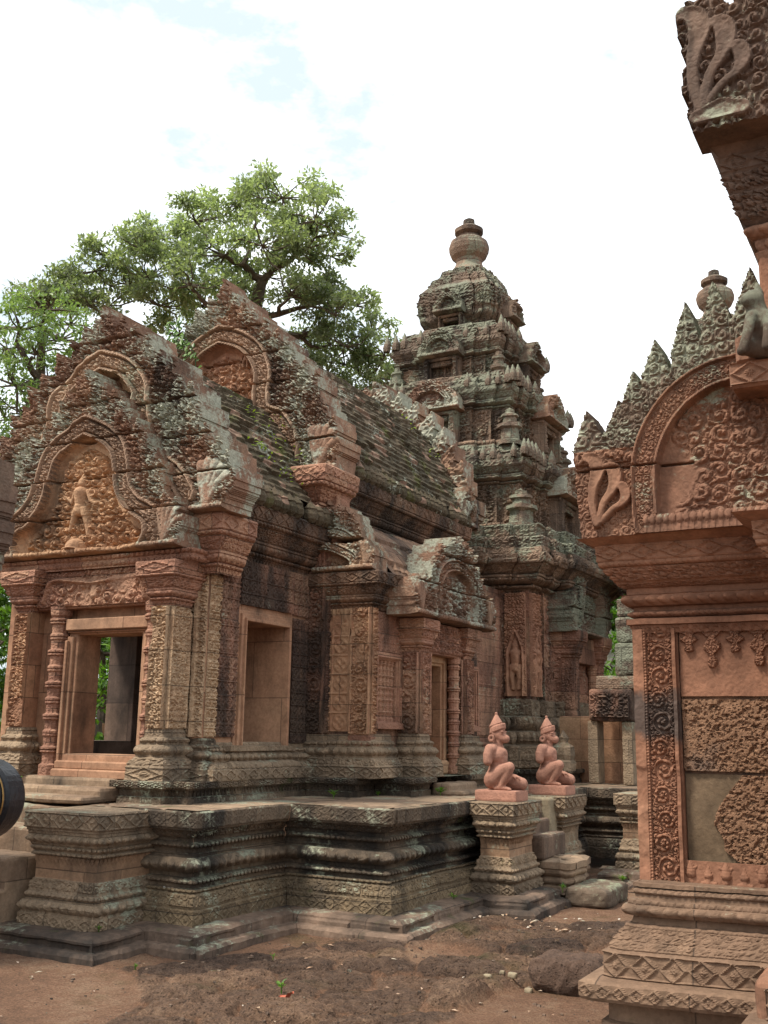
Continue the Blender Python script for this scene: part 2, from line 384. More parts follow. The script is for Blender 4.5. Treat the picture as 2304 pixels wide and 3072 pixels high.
        if cut is not None: m &= ~cut(X, Z)
        return h, m, inside & (D > band*.5), (D <= band*.5)
    o3 = np.array([o[0]+u3[0]*umin, o[1]+u3[1]*umin, z0]); nv = np.array([u3[1], -u3[0]])
    o3[:2] -= nv*thick
    memo = {}
    def fl2(U, V):
        if 'f' not in memo: memo['f'] = fields(U, V)
        return memo['f']
    if tm is None: panel(mb, o3, ud, umax-umin, zmax-z0, lambda U, V: fl2(U, V)[0], amp, res, thick, lambda U, V: fl2(U, V)[1]); return
    def grow(t): g = t.copy(); g[1:] |= t[:-1]; g[:-1] |= t[1:]; g[:, 1:] |= t[:, :-1]; g[:, :-1] |= t[:, 1:]; return g
    panel(mb, o3, ud, umax-umin, zmax-z0, lambda U, V: fl2(U, V)[0], amp, res, thick, lambda U, V: fl2(U, V)[1] & ~fl2(U, V)[2] & ~(fl2(U, V)[3] & (fm is not None)))
    panel(tm, o3, ud, umax-umin, zmax-z0, lambda U, V: fl2(U, V)[0], amp, res, thick, lambda U, V: grow(fl2(U, V)[1] & fl2(U, V)[2]))
    if fm is not None: panel(fm, o3, ud, umax-umin, zmax-z0, lambda U, V: fl2(U, V)[0], amp, res, thick, lambda U, V: grow(fl2(U, V)[1] & fl2(U, V)[3]))
def roof(mb, o, ud, prof, Ln, course=.075, res=.02, seed=0, tile=.17, sag=0.0):
    """vault: prof [(offset, z)] from ridge to eave on one side, swept along ud (2D) from o for Ln; the side is to the right of travel"""
    ud = np.array(ud, float); rt = np.array([ud[1], -ud[0]]); pf = np.array(smooth(prof, 10))
    seg = np.concatenate([[0], np.cumsum(np.linalg.norm(np.diff(pf, axis=0), axis=1))]); T = seg[-1]
    t = np.arange(0, T, min(res, course/4)); po = np.interp(t, seg, pf[:, 0]); pz = np.interp(t, seg, pf[:, 1])
    tn = np.gradient(np.stack([po, pz], 1), axis=0); tn /= np.linalg.norm(tn, axis=1, keepdims=True); no, nz_ = -tn[:, 1], tn[:, 0]
    s = np.arange(0, Ln+res, res); S, TT = np.meshgrid(s, t, indexing='ij')
    ci = np.floor((TT+(vn(S*1.2, TT*0, seed)-.5)*.02)/course); fr = TT/course-ci
    ti = np.floor(S/tile+.5*np.mod(ci, 2)+.3*hsh(ci, 3, seed)); q = S/tile+.5*np.mod(ci, 2)+.3*hsh(ci, 3, seed)-ti
    h = .030*fr**.8+(hsh(ci, ti, seed)-.5)*.022-.014*np.exp(-(np.minimum(q, 1-q)/.05)**2)+.012*(fbm(S*9, TT*14, seed)-.5)
    h = h-.035*(hsh(ci, ti, seed+5) > .93)+.03*(fbm(S*1.4, TT*1.4, seed+3, 2)-.5)
    X = (po[None]+no[None]*h*-1*-1); Z = pz[None]+nz_[None]*h
    X = po[None]+abs(no)[None]*h; Z = pz[None]+abs(nz_)[None]*h-sag*np.sin(PI*S/Ln)
    P = np.stack([o[0]+ud[0]*S+rt[0]*X, o[1]+ud[1]*S+rt[1]*X, Z], -1); mb.grid(P)
def antefixes(mb, p0, p1, z, n, h=.16, r=.07):    # row of bud-shaped eave tiles
    p0, p1 = np.array(p0, float), np.array(p1, float)
    for k in range(n):
        c = p0+(p1-p0)*(k+.5)/n; s_ = .9+.25*hsh(k, n, 2)
        if hsh(k, n, 5) < .07: continue
        mb.lathe((c[0], c[1], z), [(r*.5, 0), (r*s_, h*.18), (r*1.08*s_, h*.4), (r*.85, h*.62), (r*.95, h*.68), (r*.5, h*.86), (.004, h*s_)], 10)
def colonnette(mb, c, z0, z1, r=.06, seg=10):
    Ht = z1-z0; pr = [(r*1.25, 0), (r*1.25, Ht*.06), (r*.95, Ht*.07)]; n = 9
    for k in range(n):
        a = Ht*(.08+.86*k/n); d = Ht*.86/n; b = 1.22 if k % 2 == 0 else 1.1
        pr += [(r*.92, a), (r*.95, a+d*.5), (r*b, a+d*.58), (r*b, a+d*.66), (r*1.0, a+d*.7), (r*b*1.02, a+d*.76), (r*b*1.02, a+d*.86), (r*.95, a+d*.95)]
    pr += [(r*1.2, Ht*.95), (r*1.3, Ht)]
    mb.lathe((c[0], c[1], z0), pr, seg)
def rectpath(x0, x1, y0, y1):      # counter-clockwise seen from above: outside on the right
    return [(x0, y0), (x1, y0), (x1, y1), (x0, y1)]
def scale_prof(spec, z0, h, d):
    o = []
    for k, e in enumerate(spec):
        o.append((e[0]*d, z0+e[1]*h) if k % 2 == 0 else e)
    return o
B_, PT, DI, SCR, FR = ('bead', .055, .022), ('petal', .085, .026, .014), ('dia', .16, .014), ('scroll', .06, .017), ('fringe', .05, .014)
PLINTH = [(1, 0), DI, (1, .10), None, (.86, .11), None, (.80, .125), PT, (.80, .215), None, (.55, .22), None, (.55, .245), B_, (.5, .285), None, (.42, .29), None, (.36, .31), SCR, (.06, .40), None, (0, .405), None, (0, .53), FR, (0, .60), None,
          (.25, .605), B_, (.25, .635), None, (.18, .64), None, (.32, .655), B_, (.34, .69), None, (.45, .70), None, (.5, .715), PT, (.62, .79), None, (.7, .795), None, (.7, .82), None, (.82, .825), None, (.82, .845), None, (1, .85), DI, (1, .995), None, (.96, 1.0)]
DL = ('dia', .16, .007)
TERR = [(1, 0), DL, (1, .145), None, (.93, .15), None, (.93, .17), SCR, (.62, .27), None, (.5, .28), None, (.52, .285), B_, (.5, .31), None, (.3, .315), None, (.30, .345), ('bead', .05, .020, .03), (.30, .40), None, (.1, .405), None, (.1, .45), None, (.42, .455), ('petal', .10, .026, .04), (.42, .575), None, (.15, .58), None, (.15, .61), None, (.05, .615), None, (.05, .655),
        None, (.22, .66), ('bead', .05, .02, .02), (.22, .71), None, (.02, .715), None, (.02, .75), None, (.25, .755), SCR, (.45, .82), None, (.78, .83), None, (.80, .85), None, (.95, .855), ('dia', .16, .004), (1, .985), None, (.93, 1.0)]
BASE = [(1, 0), DI, (.97, .28), None, (.9, .3), SCR, (.6, .45), None, (.5, .46), None, (.5, .5), PT, (.5, .68), None, (.3, .7), None, (.3, .74), B_, (.28, .83), None, (.12, .85), None, (.1, .9), None, (.1, .95), None, (0, 1)]
CORN = [(0, 0), FR, (.03, .10), None, (.14, .11), B_, (.15, .17), None, (.1, .18), None, (.22, .2), ('petal', .07, .012, .01), (.36, .32), None, (.42, .33), None, (.42, .37), None, (.34, .38), None, (.4, .4), SCR, (.68, .62), None, (.78, .63), B_, (.8, .70), None, (.86, .71), DI, (.9, .97), None, (.84, 1.0)]
SLAB = [(.35, 0), None, (.35, .3), DI, (.3, .34), None, (0, .36), FR, (0, .62), None, (.4, .64), None, (.45, .70), None, (1, .72), DI, (1, .98), None, (.9, 1)]
# ------------------------------------------------------------------ materials
class NT:
    def __init__(s, name):
        s.m = bpy.data.materials.new(name); s.m.use_nodes = True; s.t = s.m.node_tree; s.t.nodes.clear()
        s.out = s.n('ShaderNodeOutputMaterial'); s.b = s.n('ShaderNodeBsdfPrincipled'); s.l(s.b.outputs[0], s.out.inputs[0])
        s.b.inputs['Specular IOR Level'].default_value = .25
        s.tc = s.n('ShaderNodeTexCoord'); s.o = s.tc.outputs['Object']; s.uv = s.tc.outputs['UV']
    def n(s, t, **k):
        q = s.t.nodes.new(t)
        for a, b in k.items(): setattr(q, a, b)
        return q
    def l(s, a, b): s.t.links.new(a, b)
    def map(s, v, sc=(1, 1, 1), loc=(0, 0, 0)):
        q = s.n('ShaderNodeMapping'); q.inputs['Scale'].default_value = sc; q.inputs['Location'].default_value = loc; s.l(v, q.inputs[0]); return q.outputs[0]
    def noise(s, v, sc, det=4, rough=.55, dist=0):
        q = s.n('ShaderNodeTexNoise'); q.inputs['Scale'].default_value = sc; q.inputs['Detail'].default_value = det; q.inputs['Roughness'].default_value = rough; q.inputs['Distortion'].default_value = dist
        s.l(v, q.inputs['Vector']); return q.outputs['Fac']
    def ramp(s, v, els, interp='LINEAR'):
        q = s.n('ShaderNodeValToRGB'); r = q.color_ramp; r.interpolation = interp
        while len(r.elements) < len(els): r.elements.new(.5)
        for e, (p, c) in zip(r.elements, els): e.position = p; e.color = (c if isinstance(c, tuple) else (c, c, c))+(1,)
        s.l(v, q.inputs[0]); return q.outputs[0]
    def mix(s, f, a, b, mode='MIX'):
        q = s.n('ShaderNodeMixRGB', blend_type=mode)
        for i, x in zip((0, 1, 2), (f, a, b)):
            if isinstance(x, (int, float)): q.inputs[i].default_value = x if i == 0 else (x, x, x, 1)
            elif isinstance(x, tuple): q.inputs[i].default_value = x+(1,)
            else: s.l(x, q.inputs[i])
        return q.outputs[0]
    def math(s, op, a, b=0., clamp=False):
        q = s.n('ShaderNodeMath', operation=op, use_clamp=clamp)
        for i, x in enumerate((a, b)):
            if isinstance(x, (int, float)): q.inputs[i].default_value = x
            else: s.l(x, q.inputs[i])
        return q.outputs[0]
    def bump(s, h, dist=.01, st=1.0):
        q = s.n('ShaderNodeBump'); q.inputs['Distance'].default_value = dist; q.inputs['Strength'].default_value = st; s.l(h, q.inputs['Height']); s.l(q.outputs[0], s.b.inputs['Normal'])
def desat(c, k=.90, g=1.02):
    l = .3*c[0]+.55*c[1]+.15*c[2]; return tuple((l+(x-l)*k)*g*m for x, m in zip(c, (.99, .975, .92)))
def stone(name, cols, lich=.3, black=.3, moss=0.0, blocks=(.55, .3), carve=.4, fine=.5, lcol=(.215, .225, .165), seed=0.0, bcol=(.020, .018, .016), joint=.6, band=None):
    cols = [desat(c) for c in cols]; s = NT(name); o = s.map(s.o, (1, 1, 1), (seed*3.1, seed*1.7, seed))
    n1 = s.noise(o, 1.1, 5, .6); n2 = s.noise(o, 9, 8, .65); n3 = s.noise(o, 45, 6, .7)
    if blocks:
        bk = s.n('ShaderNodeTexBrick'); s.l(s.map(s.uv, (1, 1, 1), (seed*.37, .11+seed*.2, 0)), bk.inputs['Vector'])
        bk.inputs['Color1'].default_value = (0, 0, 0, 1); bk.inputs['Color2'].default_value = (1, 1, 1, 1); bk.inputs['Mortar'].default_value = (.5, .5, .5, 1)
        bk.inputs['Scale'].default_value = 1; bk.inputs['Brick Width'].default_value = blocks[0]; bk.inputs['Row Height'].default_value = blocks[1]
        bk.inputs['Mortar Size'].default_value = .004; bk.inputs['Mortar Smooth'].default_value = .3
        t = s.math('ADD', s.math('MULTIPLY', bk.outputs['Color'], .42), s.math('MULTIPLY', n1, .75)); t = s.math('SUBTRACT', t, .08)
    else: t = s.math('ADD', s.math('MULTIPLY', n1, 1.5), -.25)
    c = s.ramp(t, [(.15, cols[0]), (.5, cols[1]), (.85, cols[2])])
    c = s.mix(1.0, c, s.ramp(n2, [(.25, .66), (.7, 1.22)]), 'MULTIPLY')
    c = s.mix(1.0, c, s.ramp(n3, [(.25, .75), (.75, 1.18)]), 'MULTIPLY')
    # soot-black algae films, running down in streaks
    ns = s.noise(s.map(o, (2.2, 2.2, .55)), 1.0, 6, .62, .3); nb = s.noise(o, .7, 3, .5)
    nsb = s.math('ADD', s.math('MULTIPLY', ns, .65), s.math('MULTIPLY', nb, .35))
    th = .735-.50*black
    c = s.mix(s.math('MULTIPLY', s.ramp(nsb, [(th-.07, 0.), (th+.09, 1.)]), .88), c, bcol)
    if band:
        sz = s.n('ShaderNodeSeparateXYZ'); s.l(s.o, sz.inputs[0]); zz = s.math('ADD', sz.outputs['Z'], s.math('MULTIPLY', s.math('SUBTRACT', n2, .5), .22))
        f_ = s.math('MULTIPLY', s.ramp(s.math('SUBTRACT', zz, band[0]-.5), [(.48, 0.), (.53, 1.)]), s.ramp(s.math('SUBTRACT', zz, band[1]-.5), [(.47, 1.), (.53, 0.)])); c = s.mix(s.math('MULTIPLY', f_, .85), c, (.058, .048, .042))
    # crusty grey-green lichen, in patches and specks
    g = s.n('ShaderNodeNewGeometry'); sx = s.n('ShaderNodeSeparateXYZ'); s.l(g.outputs['Normal'], sx.inputs[0])
    nl = s.noise(o, 2.1, 4, .6); nk = s.noise(o, 21, 9, .75)
    lv = s.math('ADD', s.math('ADD', s.math('MULTIPLY', nl, .62), s.math('MULTIPLY', nk, .38)), s.math('MULTIPLY', sx.outputs['Z'], .05))
    tl = .705-.36*lich
    lc = s.mix(s.ramp(nk, [(.45, 0.), (.65, 1.)]), lcol, tuple(min(1, x*1.45) for x in lcol))
    if lich > 0: c = s.mix(s.math('MULTIPLY', s.ramp(lv, [(tl-.02, 0.), (tl+.05, 1.)]), .85), c, lc)
    if moss:
        nm = s.noise(o, 3.3, 6, .6); tm = .72-.4*moss
        c = s.mix(s.math('MULTIPLY', s.ramp(nm, [(tm-.03, 0.), (tm+.07, 1.)]), .8), c, (.052, .062, .018))
    hh = s.math('ADD', s.math('MULTIPLY', n3, .5*fine), s.math('MULTIPLY', n2, .6*fine))
    if carve:
        vo = s.n('ShaderNodeTexVoronoi', feature='F1'); vo.inputs['Scale'].default_value = 27; s.l(s.uv, vo.inputs['Vector'])
        hh = s.math('ADD', hh, s.math('MULTIPLY', s.math('SINE', s.math('MULTIPLY', vo.outputs['Distance'], 9.)), carve*.55))
    if blocks:
        c = s.mix(s.math('MULTIPLY', bk.outputs['Fac'], joint), c, (.03, .024, .02)); hh = s.math('SUBTRACT', hh, s.math('MULTIPLY', bk.outputs['Fac'], .8))
    s.l(c, s.b.inputs['Base Color']); s.b.inputs['Roughness'].default_value = .92; s.bump(hh, .012, .8); return s.m
PINK = [(.205, .098, .068), (.33, .163, .108), (.43, .255, .16)]
OCH = [(.25, .118, .070), (.36, .19, .108), (.46, .295, .17)]
TAN = [(.31, .19, .115), (.40, .265, .165), (.48, .345, .225)]
DRK = [(.085, .064, .046), (.150, .106, .073), (.24, .172, .112)]
GRY = [(.13, .095, .066), (.215, .155, .105), (.32, .225, .145)]
MAT = dict(
    wall=stone('sandstone_wall', PINK, .22, .50, 0, (.42, .34)), wallblack=stone('soot_streaked_sandstone_wall', PINK, .22, .66, 0, (.42, .34), seed=31.), tymp=stone('ochre_tympanum_sandstone', [(.28, .145, .085), (.40, .225, .125), (.50, .32, .185)], .10, .28, 0, None, .2, seed=32.), tympred=stone('red_tympanum_sandstone', [(.24, .115, .075), (.34, .17, .105), (.42, .24, .14)], .12, .20, 0, None, .2, seed=33.), pink=stone('pink_sandstone', PINK, .14, .22, seed=1.), orange=stone('ochre_sandstone', OCH, .08, .16, seed=2., carve=.15),
    tan=stone('tan_sandstone', TAN, .08, .12, seed=3.),
    dado=stone('ochre_dado_sandstone', [(.17, .105, .066), (.27, .160, .095), (.36, .22, .135)], .20, .30, .0, (.5, .5), .1, seed=39.), mortar=stone('pale_mortar_patch', [(.24, .19, .125), (.30, .245, .165), (.36, .30, .21)], .10, .14, 0, None, 0, .8, seed=38.), footing=stone('olive_footing_sandstone', [(.10, .072, .045), (.17, .120, .072), (.27, .195, .115)], .24, .34, .12, (.8, .9), seed=34.), lib_grey=stone('grey_stained_sandstone', [(.075, .06, .05), (.115, .09, .075), (.17, .125, .095)], .05, .2, 0, None, .1, seed=35.), frame=stone('pale_arch_sandstone', [(.23, .145, .10), (.32, .205, .14), (.40, .275, .19)], .38, .26, 0, None, .1, seed=36.),
    dark=stone('blackened_sandstone', DRK, .36, .44, .10, seed=4., blocks=(.7, .8)), base=stone('weathered_base_sandstone', GRY, .30, .30, .06, seed=5.),
    cornice=stone('cornice_sandstone', [(.13, .075, .052), (.22, .125, .082), (.32, .19, .12)], .28, .54, 0, seed=6., blocks=(.8, .8)), gable=stone('gable_sandstone', [(.15, .085, .060), (.255, .142, .094), (.37, .235, .15)], .54, .36, 0, None, .25, lcol=(.28, .295, .235), seed=7.),
    gable_warm=stone('warm_gable_sandstone', OCH, .30, .28, 0, None, .2, seed=8.), smooth=stone('dressed_sandstone', [(.26, .130, .080), (.345, .182, .108), (.42, .245, .148)], .08, .36, 0, (.7, .55), 0., .4, seed=9.),
    tower=stone('tower_sandstone', [(.14, .094, .070), (.22, .145, .102), (.31, .20, .135)], .42, .42, 0, (.5, .34), .5, lcol=(.165, .172, .125), seed=10.), tower_top=stone('lichened_tower_sandstone', [(.12, .088, .068), (.18, .125, .092), (.24, .165, .12)], .60, .38, .05, (.45, .3), .5, lcol=(.155, .165, .12), seed=11.),
    lib_band=stone('stained_pilaster_sandstone', [(.17, .077, .046), (.255, .116, .067), (.33, .17, .10)], .05, .20, 0, None, .12, .5, seed=12., band=(1.60, 1.83)), lib=stone('red_library_sandstone', [(.17, .077, .046), (.255, .116, .067), (.33, .17, .10)], .08, .26, 0, None, .12, .5, seed=12.), lib_dark=stone('library_base_sandstone', [(.12, .070, .047), (.185, .112, .072), (.26, .165, .105)], .22, .28, .05, (.9, 2.), .12, .5, seed=13.),
    lib_gable=stone('library_gable_sandstone', [(.16, .075, .048), (.235, .115, .070), (.32, .18, .11)], .26, .32, 0, None, .15, .5, seed=14.), lib_crest=stone('lichened_crest_sandstone', [(.11, .078, .058), (.17, .118, .086), (.24, .17, .12)], .58, .42, 0, None, .2, .6, seed=37.), lib_top=stone('shade_dark_crest_sandstone', [(.095, .060, .047), (.145, .092, .068), (.21, .14, .10)], .30, .36, 0, None, .2, .6, seed=15.),  # upper-storey stone darkened: its backlit shade is put into the colour
    statue=stone('new_pink_sandstone', [(.335, .155, .108), (.395, .190, .135), (.44, .225, .165)], 0, .10, 0, None, .10, .6, seed=16.),
    step=stone('worn_step_sandstone', [(.17, .112, .078), (.25, .168, .112), (.33, .235, .155)], .26, .34, .12, (.8, .5), 0, .8, seed=17.), kerb=stone('worn_kerb_sandstone', [(.11, .074, .055), (.175, .115, .084), (.25, .165, .115)], .24, .42, .16, (.62, 2.), 0, .8, seed=18.),
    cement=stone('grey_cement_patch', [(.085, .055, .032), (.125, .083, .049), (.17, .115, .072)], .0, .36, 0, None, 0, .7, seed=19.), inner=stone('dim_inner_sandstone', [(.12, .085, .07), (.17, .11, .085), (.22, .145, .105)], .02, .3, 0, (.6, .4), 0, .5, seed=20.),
    lichen=stone('lichen_block', [(.09, .066, .048), (.14, .10, .072), (.19, .14, .10)], .52, .25, .2, None, 0, .8, lcol=(.185, .20, .135), seed=21.))
def roof_mat():
    s = NT('mossy_stone_tiles'); o = s.o; n1 = s.noise(o, 1.6, 5, .6); n2 = s.noise(o, 12, 8, .7); n3 = s.noise(o, 50, 5, .7)
    vo = s.n('ShaderNodeTexVoronoi', feature='F1'); vo.inputs['Scale'].default_value = 7.5; s.l(s.map(o, (.8, .8, 1.5)), vo.inputs['Vector'])
    sp = s.n('ShaderNodeSeparateXYZ'); s.l(vo.outputs['Color'], sp.inputs[0])
    c = s.ramp(s.math('ADD', s.math('MULTIPLY', n1, .6), s.math('MULTIPLY', n2, .5)), [(.3, (.028, .022, .014)), (.5, (.062, .050, .030)), (.72, (.115, .085, .056))])
    c = s.mix(s.ramp(sp.outputs[0], [(.90, 0.), (.91, .8)]), c, (.26, .165, .12))
    c = s.mix(s.ramp(s.math('ADD', s.math('MULTIPLY', s.noise(o, 2.4, 3, .5), .5), s.math('MULTIPLY', s.noise(o, 24, 6, .7), .5)), [(.575, 0.), (.63, .85)]), c, (.30, .33, .27))
    c = s.mix(s.ramp(s.noise(o, 1.9, 6, .65), [(.56, 0.), (.68, .8)]), c, (.075, .085, .018))
    s.l(c, s.b.inputs['Base Color']); s.b.inputs['Roughness'].default_value = .95; s.bump(s.math('ADD', n2, n3), .015, .9); return s.m
MAT['roof'] = roof_mat()
def laterite_mat(name, cols, dark=.5, moss=0.0):
    s = NT(name); o = s.o; n1 = s.noise(o, 2.2, 6, .6); n2 = s.noise(o, 16, 8, .7); n3 = s.noise(o, 70, 5, .75)
    c = s.ramp(s.math('ADD', s.math('MULTIPLY', n1, .5), s.math('MULTIPLY', n2, .5)), [(.25, cols[0]), (.5, cols[1]), (.75, cols[2])])
    c = s.mix(1.0, c, s.ramp(n3, [(.3, .6), (.7, 1.3)]), 'MULTIPLY')
    vo = s.n('ShaderNodeTexVoronoi', feature='F1'); vo.inputs['Scale'].default_value = 46; s.l(s.map(o, (1, 1, 1.5)), vo.inputs['Vector'])
    pit = s.ramp(s.math('ADD', vo.outputs['Distance'], s.math('MULTIPLY', n2, .25)), [(.22, 0.), (.42, 1.)])
    c = s.mix(s.math('MULTIPLY', s.math('SUBTRACT', 1., pit), dark), c, (.035, .022, .015))
    c = s.mix(s.ramp(s.noise(o, 1.3, 4, .6), [(.60, 0.), (.74, .6)]), c, (.085, .080, .078))
    s.l(c, s.b.inputs['Base Color']); s.b.inputs['Roughness'].default_value = .95; s.bump(s.math('ADD', s.math('MULTIPLY', pit, .8), n3), .012, 1.0); return s.m
MAT['laterite_dark'] = laterite_mat('dark_laterite', [(.05, .032, .024), (.10, .062, .044), (.18, .11, .075)], .7)
MAT['laterite'] = laterite_mat('pitted_laterite', [(.150, .080, .045), (.225, .124, .072), (.30, .175, .108)], .6)
def ground_mat():
    s = NT('laterite_ground'); o = s.o; at = s.n('ShaderNodeAttribute', attribute_name='rock'); k = at.outputs['Fac']; a2 = s.n('ShaderNodeAttribute', attribute_name='tint')
    n1 = s.noise(o, 1.2, 6, .6); n2 = s.noise(o, 11, 9, .7); n3 = s.noise(o, 70, 6, .8); n4 = s.noise(o, 190, 3, .8)
    d = s.ramp(s.math('ADD', s.math('MULTIPLY', n1, .5), s.math('MULTIPLY', n2, .5)), [(.32, (.18, .106, .066)), (.5, (.33, .18, .108)), (.68, (.46, .30, .19))])
    r = s.ramp(s.math('ADD', s.math('MULTIPLY', n1, .4), s.math('MULTIPLY', n2, .6)), [(.32, (.072, .049, .036)), (.5, (.190, .122, .084)), (.68, (.36, .245, .165))])
    vo = s.n('ShaderNodeTexVoronoi', feature='F1'); vo.inputs['Scale'].default_value = 42; s.l(o, vo.inputs['Vector']); pit = s.ramp(s.math('ADD', vo.outputs['Distance'], s.math('MULTIPLY', n2, .3)), [(.26, 0.), (.5, 1.)])
    r = s.mix(1., r, s.ramp(a2.outputs['Fac'], [(0., (.68, .66, .68)), (1., (1.4, 1.3, 1.2))]), 'MULTIPLY'); r = s.mix(s.math('MULTIPLY', s.math('SUBTRACT', 1., pit), .5), r, (.030, .020, .015))
    c = s.mix(s.ramp(s.math('ADD', k, s.math('MULTIPLY', s.math('SUBTRACT', n2, .5), .9)), [(.3, 0.), (.7, 1.)]), d, r)
    c = s.mix(1.0, c, s.ramp(n3, [(.32, .42), (.68, 1.55)]), 'MULTIPLY')
    c = s.mix(s.ramp(n4, [(.63, 0.), (.69, .7)]), c, (.40, .28, .17))
    c = s.mix(s.ramp(s.noise(o, .9, 5, .6), [(.56, 0.), (.70, .7)]), c, (.075, .08, .022))
    s.l(c, s.b.inputs['Base Color']); s.b.inputs['Roughness'].default_value = .95; s.bump(s.math('ADD', s.math('ADD', s.math('ADD', n2, s.math('MULTIPLY', s.math('MULTIPLY', pit, k), .8)), n3), s.math('MULTIPLY', n4, .7)), .05, 1.0); return s.m
MAT['ground'] = ground_mat()
def leaf_mat(name, cols, trans=.35):
    s = NT(name); g = s.n('ShaderNodeNewGeometry'); c = s.ramp(g.outputs['Random Per Island'], [(0., cols[0]), (.5, cols[1]), (1., cols[2])])
    c = s.mix(1.0, c, s.ramp(s.noise(s.o, .35, 3, .5), [(.35, .7), (.65, 1.3)]), 'MULTIPLY')
    s.l(c, s.b.inputs['Base Color']); s.b.inputs['Roughness'].default_value = .42; s.b.inputs['Specular IOR Level'].default_value = .5
    tr = s.n('ShaderNodeBsdfTranslucent'); s.l(s.mix(1., c, (1.2, 1.3, .6), 'MULTIPLY'), tr.inputs[0]); ms = s.n('ShaderNodeMixShader'); ms.inputs[0].default_value = trans
    s.l(s.b.outputs[0], ms.inputs[1]); s.l(tr.outputs[0], ms.inputs[2]); s.l(ms.outputs[0], s.out.inputs[0]); return s.m
def plain_mat(name, col, rough=.6, var=.25, metal=0., sc=8):
    s = NT(name); n = s.noise(s.o, sc, 6, .6); c = s.mix(1., col, s.ramp(n, [(.3, 1-var), (.7, 1+var)]), 'MULTIPLY')
    s.l(c, s.b.inputs['Base Color']); s.b.inputs['Roughness'].default_value = rough; s.b.inputs['Metallic'].default_value = metal; s.bump(n, .004, .4); return s.m
MAT['bark'] = plain_mat('grey_brown_bark', (.085, .066, .05), .9, .45); MAT['bark_pale'] = plain_mat('pale_grey_bark', (.36, .33, .28), .85, .3)
MAT['leaf_big'] = leaf_mat('glare_pale_glossy_leaf', [(.145, .180, .105), (.20, .245, .155), (.29, .33, .23)], .6)  # leaf colours lightened to stand in for glare over the crown
MAT['leaf_pale'] = leaf_mat('glare_paled_leaf', [(.10, .16, .055), (.15, .22, .08), (.21, .28, .12)], .5)  # pale tone holds the sky glare on the left tree
MAT['leaf_bright'] = leaf_mat('bright_shrub_leaf', [(.045, .10, .014), (.085, .18, .022), (.14, .25, .035)], .45)
MAT['fern'] = leaf_mat('yellow_green_fern', [(.16, .24, .02), (.23, .32, .03), (.30, .38, .05)], .4)
MAT['dryleaf'] = leaf_mat('dry_leaf_litter', [(.38, .34, .26), (.42, .25, .15), (.55, .50, .42)], .1)
MAT['black'] = plain_mat('black_lens_plastic', (.012, .013, .016), .32, .2, 0, 60); MAT['rubber'] = plain_mat('black_rubber_grip', (.010, .010, .011), .75, .3, 0, 90); MAT['gold'] = plain_mat('gold_lens_ring', (.30, .19, .07), .4, .1, .8)
def glass_mat():
    s = NT('coated_lens_glass'); s.b.inputs['Base Color'].default_value = (.01, .012, .03, 1); s.b.inputs['Roughness'].default_value = .04; s.b.inputs['Specular IOR Level'].default_value = .8; return s.m
MAT['glass'] = glass_mat()
M_ = MAT
# ------------------------------------------------------------------ ground
def gz(x, y): return .050+.03*(fbm(x*.35+9, y*.35+4, 3, 3)-.5)
ROCKS = [(-1.9, 7.2), (-2.50, 6.95), (-2.58, 6.1), (-2.66, 5.55), (-2.8, 5.0), (-3.0, 4.3), (-3.9, 4.3), (-4.35, 5.2), (-4.9, 5.7), (-4.75, 6.3), (-4.3, 7.3), (-3.7, 8.9), (-2.4, 9.2), (-1.9, 8.0)]
def rockmask(x, y):                # where the old laterite paving shows through
    d = segdist(x, y, ROCKS+ROCKS[:1])[0]*np.where(inpoly(x, y, ROCKS), 1, -1)+.35*(fbm(x*1.3, y*1.3, 21, 3)-.5)
    return sstep(-.06, .05, d)*sstep(.20, .28, fbm(x*.9+3, y*.9, 22, 2))
def ground_h(x, y):
    z = gz(x, y); k = rockmask(x, y)
    wx, wy = x+.30*(fbm(x*1.3, y*1.3, 31, 2)-.5), y+.30*(fbm(x*1.3, y*1.3, 32, 2)-.5)
    bw, bh = .62, .40; ru = wx*.90+wy*.43; rv = -wx*.43+wy*.90; j = np.floor(rv/bh); a = ru/bw+.5*np.mod(j, 2)+.4*hsh(j, 7); i = np.floor(a)
    a = a-i-.5; b = rv/bh-j-.5
    e = np.clip(1-(abs(a)*2)**4, 0, 1)*np.clip(1-(abs(b)*2)**4, 0, 1)
    top = (.025+.095*hsh(i, j, 8))*(.35+.65*sstep(-4.7, -3.7, x))*e**.45+.035*(fbm(x*4, y*4, 33, 3)-.5)+.022*(fbm(x*21, y*21, 34, 2)-.5)-.020*sstep(.55, .65, fbm(x*30, y*30, 37, 2))
    near = np.minimum(np.minimum(np.hypot(np.maximum(0, x+5.5), np.maximum(0, 5.9-y)), np.hypot(np.maximum(0, x+5.03), np.maximum(0, 6.4-y))), np.minimum(np.hypot(np.maximum(0, x+4.05), np.maximum(0, 7.7-y)), np.hypot(np.maximum(0, x+3.55), np.maximum(0, 9.3-y))))
    h = z+k*top*sstep(.12, .5, near)+.03*(fbm(x*3, y*3, 35)-.5)+.008*(fbm(x*19, y*19, 36)-.5)
    return h, k*np.clip(e*3.0, .15, 1), hsh(i, j, 12)
